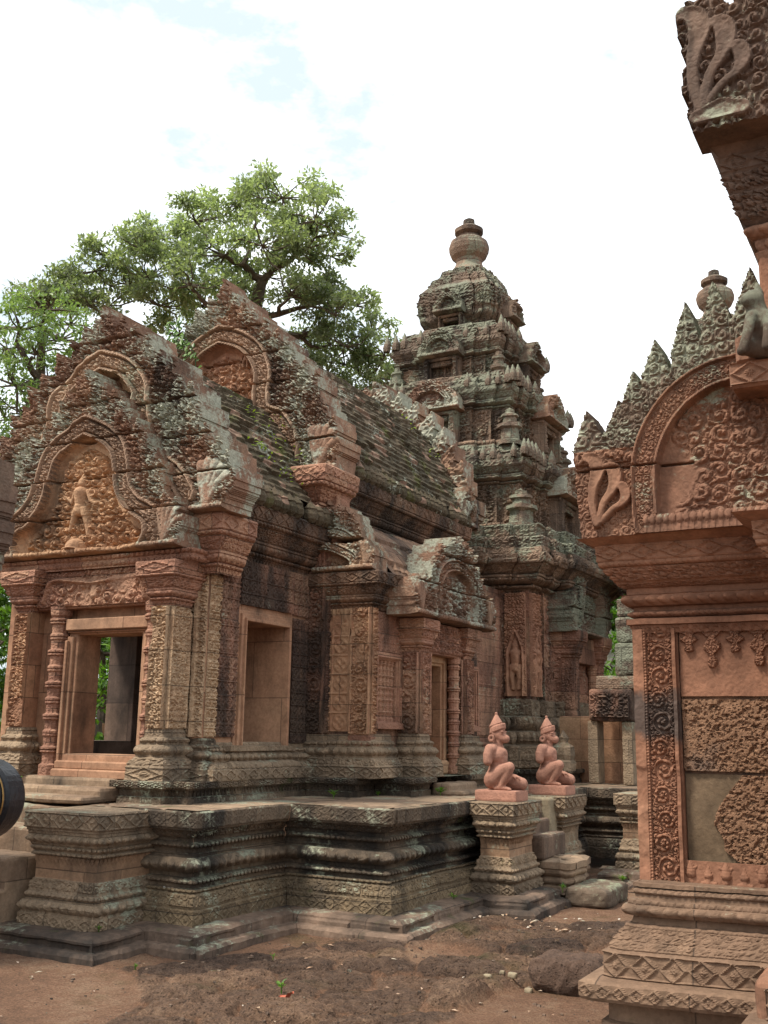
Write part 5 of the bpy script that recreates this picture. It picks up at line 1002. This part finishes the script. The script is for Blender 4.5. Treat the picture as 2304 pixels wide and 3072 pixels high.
# ------------------------------------------------------------------ kneeling guardian statues
def sphere_(mb, c, r, n=10):
    a = np.linspace(0, PI, n); b = np.linspace(0, 2*PI, 2*n, endpoint=False); r = np.broadcast_to(np.asarray(r, float), (3,))
    P = np.stack([c[0]+r[0]*np.sin(a)[None]*np.cos(b)[:, None], c[1]+r[1]*np.sin(a)[None]*np.sin(b)[:, None], np.broadcast_to(c[2]+r[2]*np.cos(a)[None], (2*n, n))], -1); mb.grid(P, wrap=True)
def limb(mb, *pts):                # (x,y,z,r) chain of tapering balls
    for p, q in zip(pts[:-1], pts[1:]):
        p, q = np.array(p), np.array(q); n = max(3, int(np.linalg.norm(q[:3]-p[:3])/(.3*min(p[3], q[3]))))
        for t in np.linspace(0, 1, n): c = p+(q-p)*t; sphere_(mb, c[:3], c[3], 8)
def fuse(name, mb, mat, parent, vox=.007, sm=6, it=.5):
    o = obj(name, mb, mat, parent, 0)
    m = o.modifiers.new('r', 'REMESH'); m.mode = 'VOXEL'; m.voxel_size = vox; m.use_smooth_shade = True
    s = o.modifiers.new('s', 'SMOOTH'); s.iterations = sm; s.factor = it
    dg = bpy.context.evaluated_depsgraph_get(); me = bpy.data.meshes.new_from_object(o.evaluated_get(dg)); o.modifiers.clear(); old = o.data; o.data = me; bpy.data.meshes.remove(old)
    if not me.uv_layers: me.uv_layers.new(name='UVMap')
    for p in me.polygons: p.use_smooth = True
    if not me.materials: me.materials.append(mat)
    return o
def make_statue(x, y, z, label):
    st = thing('guardian_statue', label, 'statue', (x, y, z), 'kneeling guardian statues by the side steps'); q = .108
    def T(c): return (c[0]+x, c[1]+y, c[2]+z+q)+tuple(c[3:])
    mb = MB(); mb.rbox(x-.225, x+.225, y-.175, y+.175, z, z+q, .02, .012, .002, 5); obj('base_slab', mb, M_['statue'], st)
    b = MB(); l_ = lambda *p: limb(b, *[T((c[0], c[1], c[2], c[3]*(1.13 if c[3] > .028 else 1.0))) for c in p])
    l_((-.075, -.045, .095, .085), (-.075, .045, .095, .085)); l_((-.07, 0, .10, .095), (-.045, 0, .20, .082), (-.03, 0, .30, .085)); l_((-.035, -.04, .345, .078), (-.035, .04, .345, .078))
    l_((-.06, -.10, .41, .046), (-.06, .10, .41, .046)); sphere_(b, T((-.015, 0, .37)), (.075, .10, .06)); sphere_(b, T((.0, 0, .215)), (.07, .075, .07))
    l_((-.075, -.120, .405, .050), (-.088, -.140, .35, .048), (-.088, -.148, .285, .043)); l_((-.075, .118, .41, .046), (-.085, .135, .36, .044), (-.082, .14, .292, .039))
    l_((-.045, 0, .42, .05), (-.03, 0, .49, .046)); sphere_(b, T((-.03, 0, .555)), (.076, .068, .078)); sphere_(b, T((.0, 0, .53)), (.062, .058, .05))
    l_((.01, 0, .52, .048), (.055, 0, .512, .036)); sphere_(b, T((.062, 0, .507)), (.03, .036, .022)); sphere_(b, T((.05, 0, .482)), (.034, .032, .016)); sphere_(b, T((.078, 0, .526)), (.014, .018, .012))
    for s_ in (-1, 1):
        sphere_(b, T((.022, s_*.040, .566)), (.02, .02, .013)); sphere_(b, T((.026, s_*.042, .585)), (.022, .024, .009)); l_((-.06, s_*.062, .55, .016), (-.085, s_*.075, .60, .005))
    # near leg with its knee raised, far leg kneeling on the knee
    l_((-.06, -.06, .115, .085), (.04, -.085, .185, .064), (.125, -.095, .228, .050)); l_((.125, -.095, .225, .048), (.085, -.095, .13, .044), (.03, -.095, .035, .029)); l_((-.03, -.095, .022, .024), (.05, -.098, .022, .026), (.125, -.10, .016, .018))
    for k in range(5): l_((.12, -.125+.011*k, .013, .010), (.15-.004*k, -.127+.012*k, .011, .008))
    l_((-.05, .065, .10, .085), (.09, .085, .08, .068), (.185, .09, .062, .058)); l_((.18, .09, .045, .045), (.05, .085, .035, .038), (-.08, .08, .03, .03)); l_((-.08, .08, .03, .03), (-.13, .08, .05, .022))
    # hand left on the far knee: palm, four fingers, thumb
    l_((.105, .055, .142, .022), (.135, .06, .132, .024))
    for k in range(4): l_((.135, .040+.015*k, .140, .0095), (.168, .036+.017*k, .128, .0085), (.192-.004*abs(k-1), .034+.018*k, .106, .007))
    l_((.115, .035, .138, .010), (.135, .02, .125, .0085), (.148, .015, .108, .007))
    fuse('body', b, M_['statue'], st, .0062, 5)
    h = MB()
    def ring(cx, cz, r, t): 
        n = 26; P = [T((cx+math.cos(a)*r, math.sin(a)*r*.93, cz+math.cos(a)*r*.42, t)) for a in np.linspace(0, 2*PI, n, endpoint=False)]
        for p in P: sphere_(h, p[:3], p[3], 7)
    sphere_(h, T((-.042, 0, .605)), (.082, .072, .05))
    for k in range(4): ring(-.038, .595+.012*k, .074-.001*k, .014)
    for k in range(6): ring(-.060+.001*k, .652+.017*k, .060-.0095*k, .0125)
    l_2 = lambda *p: limb(h, *[T(c) for c in p]); l_2((-.058, 0, .62, .045), (-.055, 0, .69, .020), (-.053, 0, .765, .012)); sphere_(h, T((-.053, 0, .768)), .016)
    fuse('headdress', h, M_['statue'], st, .0046, 1, .3)
    for s_ in (-1, 1):
        e = MB()
        for rr, tt in ((.027, .013), (.016, .008)):
            P = [T((-.075+math.cos(a)*rr, s_*.082, .515+math.sin(a)*rr, tt)) for a in np.linspace(0, 2*PI, 18, endpoint=False)]
            for p in P: sphere_(e, p[:3], p[3], 6)
        fuse('ear_ornament', e, M_['statue'], st, .005, 2, .4)
    l = MB(); n = 22
    for k in range(n):
        a = 2*PI*k/n; sphere_(l, T((-.072+.10*math.cos(a), .122*math.sin(a)*.95, .155+.03*math.cos(a))), .0075, 5)
    obj('belt', l, M_['statue'], st, smooth_=True)
    return st
b = MB(); LX, LY, LZ = -.70, UP-.0, 3.465
lb_ = lambda *p: limb(b, *[(LX+c[0], LY+c[1], LZ+c[2], c[3]) for c in p])
lb_((.02, .05, .07, .07), (.0, .02, .18, .065), (-.01, .0, .26, .05)); lb_((-.02, -.01, .30, .055), (-.05, -.05, .29, .03)); lb_((-.03, -.05, .20, .03), (-.05, -.08, .09, .026), (-.07, -.10, .015, .024)); lb_((.05, -.04, .20, .03), (.05, -.08, .09, .026), (.04, -.10, .015, .024))
lb_((.0, .04, .06, .06), (-.06, -.02, .05, .04), (-.08, -.07, .02, .026)); lb_((.0, .03, .34, .03), (.0, .02, .40, .008)); lb_((-.05, .02, .32, .02), (-.07, .02, .35, .006))
fuse('lion_bracket', b, M_['lib_crest'], lib, .010, 2)
s1 = make_statue(-3.88, 9.66, 1.008, 'pink kneeling monkey-headed statue on the nearer carved pedestal')
s2 = dup(s1, (-3.88, 11.10, 1.008), 'pink kneeling monkey-headed statue on the farther cement-patched pedestal', .93); s1.scale = (.93,)*3
# ------------------------------------------------------------------ ruined doorway, loose blocks, far wall
rd = thing('ruined_doorway', 'small ruined doorway with a heavy carved lintel between the two towers', 'doorway', (-4.4, 14.0, 1.2))
mb = MB(); mb.rbox(-4.28, -3.70, 13.75, 14.15, 1.83, 2.24, .03, .03, .02, 2); panel(mb, (-4.26, 13.74, 1.86), (1, 0), .54, .34, lambda U, V: scrolls(U, V, .09, 5), .05, .02, .02); obj('lintel', mb, M_['wall'], rd, .006)
mb = MB(); mb.rbox(-4.2, -3.55, 13.8, 14.2, 2.24, 2.42, .04, .03, .02, 5); obj('coping', mb, M_['tower'], rd, .008)
mb = MB()
for q, (a, b_) in enumerate(((2.42, 2.85), (2.85, 3.2), (3.2, 3.45))): mb.rbox(-3.94+.02*q, -3.5, 13.85, 14.25, a, b_, .04, .04, .03, q+3)
obj('broken_pier', mb, M_['tower_top'], rd, .012)
for x in (-4.32, -3.86):
    mb = MB(); mb.rbox(x, x+.14, 13.8, 14.1, 1.02, 1.83, .03, .02, .01, 3); obj('post', mb, M_['base'], rd, .004)
mb = MB(); mb.rbox(-4.9, -3.5, 14.35, 14.6, 1.0, 1.9, .05, .03, .012, 9); obj('back_wall', mb, M_['orange'], rd, .004)
mb = MB(); mb.lathe((-4.55, 13.5, 1.19), [(.16, 0), (.17, .1), (.13, .14), (.15, .2), (.14, .3), (.07, .36), (.08, .42), (.001, .52)], 10); tag(obj('stone_stump', mb, M_['base'], None, .02, 8), 'lichen-spotted carved stump at the foot of the ruined doorway', 'stone')
mb = MB(); mb.rbox(-3.40, -2.98, 10.0, 10.75, .05, .23, .022, .05, .025, 12)
o = obj('fallen_block', mb, M_['lichen'], None, .012, 9); tag(o, 'worn stone block lying by the stairs, green with lichen', 'stone block'); o.data.materials[0] = M_['lichen']
mb = MB(); mb.rbox(-1.98, -1.55, 5.0, 5.5, .02, .16, .02, .03, .010, 15); tag(obj('flagstone', mb, M_['dark'], None, .004), 'flat grey flagstone beside the foot of the red library', 'flagstone')
mb = MB(); mb.rbox(-2.55, -2.05, 6.65, 7.1, .03, .25, .02, .11, .035, 8); tag(obj('laterite_boulder', mb, M_['laterite_dark'], None, .02, 9), 'rounded dark laterite boulder in front of the library plinth', 'boulder')
mb = MB(); mb.rbox(-24, -8.3, 15.5, 16.0, .0, 1.75, .12, .05, .03, 3); tag(obj('enclosure_wall', mb, M_['laterite'], None, .02, 4), 'low reddish laterite enclosure wall behind the shrine at the left edge', 'wall')
def rockpile(name, label, cx, cy, n, s, mat, grp=None):
    for k in range(n):
        a = rng.random()*6.28; r = rng.random()*.16; q = s*(.5+.7*rng.random()); x, y = cx+math.cos(a)*r, cy+math.sin(a)*r; h = float(ground_h(np.array([x]), np.array([y]))[0][0])
        mb = MB(); mb.rbox(x-q, x+q, y-q*.7, y+q*.7, h-.005, h+q*1.1, q/3, q*.4, q*.18, k); tag(obj(name, mb, M_[mat], None, q*.12, 20), label, 'pebble', grp)
rockpile('pale_pebble', 'pale pebble in the small cluster on the ground by the boulder', -2.62, 6.62, 5, .024, 'mortar', 'pale pebbles by the boulder')
mb = MB()
for k in range(900):
    x, y = -6.8+5.6*rng.random(), 4.4+5.0*rng.random()
    if (x < -5.25 and y > 5.6) or (x < -4.8 and y > 6.2) or (x < -3.8 and y > 7.45) or (x > -1.9 and y > 5.0): continue
    z = float(ground_h(np.array([x]), np.array([y]))[0][0]); q = .004+.009*rng.random()**3; P = (rng.random((8, 3))-.5)*.5+np.array([(i_, j_, l_) for l_ in (-1, 1) for j_ in (-1, 1) for i_ in (-1, 1)])*.8
    mb.add(P*q*np.array([1.2, 1, .8])+np.array([x, y, z+q*.3]), [(0, 2, 3, 1), (4, 5, 7, 6), (0, 1, 5, 4), (2, 6, 7, 3), (0, 4, 6, 2), (1, 3, 7, 5)])
tag(obj('gravel', mb, M_['kerb']), 'small grit and gravel scattered over the courtyard ground', 'gravel', kind='stuff')
# ------------------------------------------------------------------ fallen leaves (uncountable litter) and seedlings
def leafquad(mb, c, d, n, l, w):
    d = d/np.linalg.norm(d); s = np.cross(n, d); s /= np.linalg.norm(s)+1e-9; n2 = np.cross(d, s)
    mb.add([c, c+d*l*.5+s*w/2+n2*l*.08, c+d*l, c+d*l*.5-s*w/2+n2*l*.08], [(0, 1, 2, 3)])
mb = MB()
for k in range(330):
    x, y = -6.8+6.2*rng.random(), 4.4+5.6*rng.random()
    if k % 3 == 0: x, y = -3.75+.9*rng.random(), 8.6+.75*rng.random()
    if (x < -5.25 and y > 5.6) or (x < -4.8 and y > 6.2) or (x < -3.8 and y > 7.45) or (x > -1.9 and y > 5.1): continue
    h = float(ground_h(np.array([x]), np.array([y]))[0][0])+.008; a = rng.random()*6.28; l = .02+.045*rng.random()**2
    leafquad(mb, np.array([x, y, h]), np.array([math.cos(a), math.sin(a), .15]), np.array([.2*rng.normal(), .2*rng.normal(), 1.]), l, l*.45)
tag(obj('leaf_litter', mb, M_['dryleaf']), 'scattered dry leaf scraps on the courtyard ground', 'leaf litter', kind='stuff')
def seedling(x, y, z, n, s, label, mat='leaf_bright', grp='green seedlings in the cracks'):
    mb = MB()
    for k in range(n):
        a = k*2.4+rng.random(); t = .25+.75*k/n; c = np.array([x+.1*s*rng.normal(), y+.1*s*rng.normal(), z+s*.5*t])
        leafquad(mb, c, np.array([math.cos(a), math.sin(a), .35+.4*rng.random()]), np.array([0, 0, 1.]), s*(.5+.4*rng.random()), s*.3)
    mb.tube([(x, y, z-.02), (x, y, z+s*.5)], .004, 5); o = obj('seedling', mb, M_[mat]); tag(o, label, 'plant', grp)
def gh(x, y): return float(ground_h(np.array([x]), np.array([y]))[0][0])
for (x, y, z, n, s, lb) in ((-3.62, 5.55, None, 9, .07, 'small bright green seedling on open ground beside a red leaf'), (-4.9, 5.75, None, 7, .04, 'tiny green weed on the ground before the terrace corner'), (-5.48, 6.02, .21, 8, .05, 'green weed at the foot of the nearest pedestal corner'),
    (-4.62, 7.86, .3, 8, .06, 'little green sprout in the terrace moulding crack'), (-3.99, 8.8, .21, 8, .07, 'green sprig growing from the kerb joint near the statues'), (-5.2, 8.75, 1.02, 10, .09, 'green sprig at the foot of the upper plinth'), (-4.66, 9.95, 1.02, 12, .11, 'bushy green weed beside the side door steps'),
    (-5.02, 9.3, 1.02, 12, .06, 'low green weeds along the upper plinth below the side bay'), (-3.40, 9.98, .2, 12, .07, 'green weeds between the pedestal and the fallen block'), (-3.2, 11.3, .15, 16, .08, 'grassy green weeds behind the rounded step'), (-4.25, 6.4, None, 6, .04, 'tiny green weed among the laterite pavers')):
    seedling(x, y, gh(x, y)+.03 if z is None else z, n, s, lb)
mb = MB(); xr, yr = -3.5, 5.42; zr = gh(xr, yr)+.03
G = [(xr-.05+.012*i, yr+.022*(j-1.5)*(1-((i-4)/4.6)**2), zr+.012*abs(j-1.5)+.004*i*(i > 5)) for i in range(9) for j in range(4)]
mb.grid(np.array(G).reshape(9, 4, 3)); tag(obj('fallen_leaf', mb, plain_mat('red_dry_leaf', (.34, .09, .05), .6, .3)), 'curled reddish fallen leaf lying beside the seedling', 'leaf')
# ferns on the porch roof and a creeper on the tall gable
def roofpt(prof, xo, y, t):
    pf = np.array(smooth(prof, 10)); s = np.concatenate([[0], np.cumsum(np.linalg.norm(np.diff(pf, axis=0), axis=1))])*1.; s /= s[-1]
    return np.array([xo+np.interp(t, s, pf[:, 0]), y, np.interp(t, s, pf[:, 1])])
def fern(c, n, s, label, grp):
    mb = MB()
    for k in range(n):
        a = rng.random()*6.28; e = c+np.array([.0, rng.normal()*s*1.6, rng.normal()*s*.8]); e[0] += (c[2]-e[2])*.55+.05
        leafquad(mb, e, np.array([.8+.3*rng.random(), math.sin(a), .2+.4*math.cos(a)]), np.array([.6, 0, .8]), s*(.4+.4*rng.random()), s*.26)
    tag(obj('fern', mb, M_['fern']), label, 'fern', grp)
LB_ = ['yellow-green ferns high on the porch roof beside the gable', 'yellow-green ferns at mid height on the porch roof', 'thick yellow-green fern clump on the lower porch roof', 'bright fern tuft near the eave of the porch roof', 'small fern tuft at the far end of the porch roof', 'thin fern tuft just below the ridge of the porch roof']
for (y, t, n, s), lb in zip(((8.35, .50, 10, .08), (8.6, .62, 12, .08), (8.25, .76, 22, .09), (8.5, .86, 14, .08), (8.95, .70, 14, .08), (8.9, .45, 8, .07)), LB_): fern(roofpt(RP1, XC, y, t)+np.array([.03, 0, .04]), n, s, lb, 'ferns on the porch roof')
for (y, t, lb) in ((12.0, .42, 'small fern tuft high on the tall hall roof'), (12.2, .66, 'small fern tuft low on the tall hall roof')): fern(roofpt(RP2, -7.0, y, t)+np.array([.03, 0, .04]), 8, .08, lb, 'ferns on the hall roof')
mb = MB()
for pts, dn in (([(-7.62, 9.0, 6.30), (-7.66, 9.0, 6.10), (-7.70, 9.0, 5.80), (-7.76, 8.98, 5.50)], 90), ([(-7.48, 9.0, 6.05), (-7.36, 9.02, 5.85), (-7.33, 9.05, 5.55), (-7.30, 9.06, 5.2)], 55), ([(-7.62, 9.0, 6.1), (-7.48, 9.0, 6.05)], 14)):
    sp = np.array(pts); mb.tube(sp, .006, 5)
    for k in range(dn):
        t = rng.random()*(len(sp)-1); i = int(t); c = sp[i]+(sp[i+1]-sp[i])*(t-i)+np.array([rng.normal()*.05, -.01-.03*rng.random(), rng.normal()*.03]); leafquad(mb, c, np.array([rng.normal(), -.3, -.8+.5*rng.normal()]), np.array([0, -1., .3]), .06+.03*rng.random(), .045)
tag(obj('creeper', mb, M_['leaf_bright']), 'green creeper hanging down the tallest gable', 'vine')
# ------------------------------------------------------------------ trees
def leaves_mesh(mb, cen, rad, cnt, size, flat=.75):
    n = int(cnt); d = rng.normal(size=(n, 3)); d /= np.linalg.norm(d, axis=1, keepdims=True); r = rng.random(n)**.42
    p = np.array(cen)+d*r[:, None]*np.array(rad); dr = rng.normal(size=(n, 3))+d*.7; dr[:, 2] -= .25; dr /= np.linalg.norm(dr, axis=1, keepdims=True)
    nn = rng.normal(size=(n, 3))*.55+np.array([0, 0, 1.]); s = np.cross(nn, dr); s /= np.linalg.norm(s, axis=1, keepdims=True)+1e-9; up = np.cross(dr, s)
    l = size*(.65+.6*rng.random(n))[:, None]; w_ = l*.46
    V = np.stack([p, p+dr*l*.45+s*w_/2+up*l*.07, p+dr*l, p+dr*l*.45-s*w_/2+up*l*.07], 1); mb.add(V.reshape(-1, 3), np.arange(4*n).reshape(n, 4))
def tree(label, base, trunk, blobs, leaf, bark, lsz, dens, rad0=.35, group=None, name='tree', mainjoin=None):
    t = thing(name, label, 'tree', base, group); tr, cr = MB(), MB()
    nodes = [np.array(p, float) for p in trunk]; rads = list(np.linspace(rad0, rad0*.35, len(nodes))); tr.tube(nodes, rads, 9)
    for c, r in sorted(blobs, key=lambda b: np.linalg.norm(np.array(b[0])-nodes[-1])):
        c = np.array(c, float); k = min(range(len(nodes)), key=lambda i: np.linalg.norm(nodes[i]-c)+ (1.2*max(0, nodes[i][2]-c[2]+.3)))
        a = nodes[k]; ra = min(rads[k]*.8, .24); m = (a+c)/2+rng.normal(size=3)*.10*np.linalg.norm(c-a); m[2] -= .08*np.linalg.norm(c-a); pts = [a, (a*.6+m*.4)+rng.normal(size=3)*.05, m, (m+c)/2+rng.normal(size=3)*.08, c]
        tr.tube(pts, np.linspace(ra, max(ra*.45, .02), 5), 6); nodes += [m, c]; rads += [ra*.75, max(ra*.5, .03)]
        for q in range(9):
            d = rng.normal(size=3); d[2] = abs(d[2])*.6; d /= np.linalg.norm(d); e = c+d*r*np.array([1, 1, .75])*.85; tr.tube([c, (c+e)/2+rng.normal(size=3)*.08*r, e], [max(ra*.35, .02), .02, .008], 4)
            leaves_mesh(cr, e, np.array([.34, .34, .17])*r, dens*r*r*.017, lsz)
        leaves_mesh(cr, c, np.array([1., 1., .5])*r*.7, dens*r*r*.016, lsz)
    obj('trunk', tr, M_[bark], t, .01, 3); obj('crown', cr, M_[leaf], t); return t
def wp(px, py, d):                 # a point at the given distance from the viewpoint, read off the photograph once
    v = (px-384)*RR-(py-512)*UU+1050*F_; v /= np.linalg.norm(v); return CAM+v*d
def place(lst, s=1.): return [(tuple(wp(x, y, d)), r) for x, y, d, r in lst]
b1 = [(283, 182, 30, 1.25), (255, 195, 31, 1.2), (315, 205, 29, 1.2), (335, 218, 30, .9), (225, 200, 32, 1.1), (195, 205, 31, 1.1), (300, 235, 30, 1.1), (262, 230, 29, 1.3), (225, 240, 30, 1.3), (185, 235, 32, 1.2), (160, 222, 31, .9), (140, 232, 30, .9), (115, 240, 31, 1.0), (330, 240, 31, .7), (150, 262, 30, 1.2), (190, 270, 29, 1.2), (235, 270, 31, 1.1), (270, 262, 32, .9), (110, 270, 32, .9), (75, 272, 31, .9), (55, 282, 30, .8), (95, 255, 31, .8), (290, 280, 29, 1.0), (310, 300, 30, .9), (320, 275, 31, .9), (200, 300, 31, 1.2), (160, 300, 30, 1.0), (250, 300, 30, 1.0), (335, 310, 29, 1.0), (355, 300, 31, .8), (300, 330, 31, 1.0), (345, 340, 30, 1.1), (372, 325, 31, .8), (385, 350, 30, .9), (360, 370, 31, 1.1), (325, 370, 30, 1.0), (395, 375, 29, .7), (50, 300, 30, .7), (90, 300, 30, .7), (340, 395, 30, .9), (375, 395, 31, .8), (180, 330, 31, 1.0), (225, 335, 31, 1.0)]
bx = wp(258, 300, 30.5)
b1 = [(x, y+16 if y < 300 else y+6, d, r*.95) for x, y, d, r in b1]+[(x, y, 31, .8) for x, y in ((70, 310), (110, 305), (130, 285), (30, 300), (60, 295), (345, 365), (330, 345), (390, 385), (300, 385), (355, 390))]
tree('big spreading tree with a dense glossy crown behind the gables', (bx[0], bx[1], 0), [(bx[0], bx[1], 0), (bx[0]+.2, bx[1], 4), (bx[0]-.1, bx[1], 8), tuple(wp(250, 330, 30.5)), tuple(wp(262, 280, 30.3))], place(b1), 'leaf_big', 'bark', .155, 5600, .45, 'trees behind the temple')
b2 = [(45, 310, 24, .8), (20, 330, 24, .8), (60, 340, 25, .8), (35, 355, 24, .9), (8, 350, 25, .7), (15, 385, 24, .8), (50, 385, 25, .9), (25, 415, 24, .9), (5, 420, 25, .7), (55, 420, 24, .7), (30, 445, 24, .8), (10, 455, 24, .7), (75, 365, 25, .6), (70, 325, 26, .6)]
b2x = wp(38, 420, 24.5)
tree('slender pale green tree standing left of the front gable', (b2x[0], b2x[1], 0), [(b2x[0], b2x[1], 0), (b2x[0], b2x[1]+.1, 3), (b2x[0]+.1, b2x[1], 6), tuple(wp(40, 380, 24.5)), tuple(wp(42, 330, 24.5))], place(b2), 'leaf_pale', 'bark', .12, 4600, .22, 'trees behind the temple')
b3 = [(605, 590, 30, 1.3), (620, 640, 29, 1.1), (600, 660, 31, 1.1), (640, 620, 32, 1.2), (630, 560, 30, .9), (610, 690, 27, 1.0), (590, 630, 31, 1.0), (650, 680, 31, 1.2)]
b3x = wp(606, 640, 28)
tree('pale forked tree trunk with bright leaves between the towers', (b3x[0], b3x[1], 0), [(b3x[0], b3x[1], 0), tuple(wp(608, 650, 27)), tuple(wp(600, 605, 27)), tuple(wp(592, 575, 27)), tuple(wp(588, 540, 27))], place(b3), 'leaf_bright', 'bark_pale', .16, 9000, .22, 'trees behind the temple')
LBL = ['bushy tree seen at the far left behind the columns', 'bushy green tree behind the shrine porch, seen through its door', 'dense green tree behind the enclosure wall at left', 'dark bushy tree behind the hall', 'green tree behind the main tower', 'green tree behind the second tower', 'bushy tree behind the library']
for (x, y, s), lb in zip(((-19, 14, 1.0), (-14.5, 15.5, .9), (-23, 18, 1.2), (-12, 26, 1.2), (-7, 27, 1.2), (-2.5, 25, 1.1), (3, 22, 1.2)), LBL):
    bl_ = [((x+1.5*s*rng.normal(), y+1.1*s*rng.normal(), .9+3.6*s*rng.random()), s*(.8+.4*rng.random())) for _ in range(15)]
    tree(lb, (x, y, 0), [(x, y, 0), (x+.1, y, 1.2*s), (x, y+.1, 2.4*s), (x, y, 3.4*s)], bl_, 'leaf_bright', 'bark', .16, 8000, .16, 'bushy trees beyond the walls', 'bushy_tree')
# ------------------------------------------------------------------ visitor's camera poking in at the left edge
ax_p, ax_d = wp(-42, 800, 1.05), (wp(14, 797, 1.12)-wp(-42, 800, 1.05)); ax_d /= np.linalg.norm(ax_d)
cm = thing('photo_camera', 'black camera lens poking in at the left edge of the picture', 'camera', tuple(ax_p-np.array([0, 0, .05])))
def along(prof, mat, name, parent, seg=40):
    mb = MB(); mb.lathe((0, 0, 0), prof, seg); V = np.concatenate(mb.V); z = ax_d; x = np.cross([0, 0, 1.], z); x /= np.linalg.norm(x); y = np.cross(z, x)
    mb.V = [ax_p+V[:, :1]*x+V[:, 1:2]*y+V[:, 2:3]*z]; return obj(name, mb, M_[mat], parent, smooth_=False)
ln = along([(.001, -.05), (.031, -.05), (.033, -.03), (.033, -.012), (.0325, -.010), (.0355, -.008), (.0355, .012), (.034, .014), (.034, .022), (.037, .024), (.037, .046), (.0355, .050), (.033, .050), (.031, .040), (.030, .030)], 'black', 'lens_barrel', cm)
along([(.0362, -.006), (.0372, -.005), (.0372, .010), (.0362, .011)], 'rubber', 'zoom_ring', ln); along([(.0350, .0155), (.0352, .016), (.0352, .0175), (.0350, .018)], 'gold', 'trim_ring', ln)
along([(.001, .036), (.012, .0355), (.022, .033), (.030, .030)], 'glass', 'front_glass', ln)
mb = MB(); q = ax_p-ax_d*.085; x = np.cross([0, 0, 1.], ax_d); x /= np.linalg.norm(x); y = np.cross(ax_d, x)
tmp = MB(); tmp.rbox(-.065, .065, -.045, .05, -.03, .03, .008, .014, 0); tmp.rbox(-.025, .025, .045, .075, -.025, .025, .006, .012, 0); V = np.concatenate(tmp.V); mb.V = [q+V[:, :1]*x+V[:, 1:2]*y+V[:, 2:3]*ax_d]; mb.Q = tmp.Q; mb.n = tmp.n
obj('camera_body', mb, M_['black'], cm)
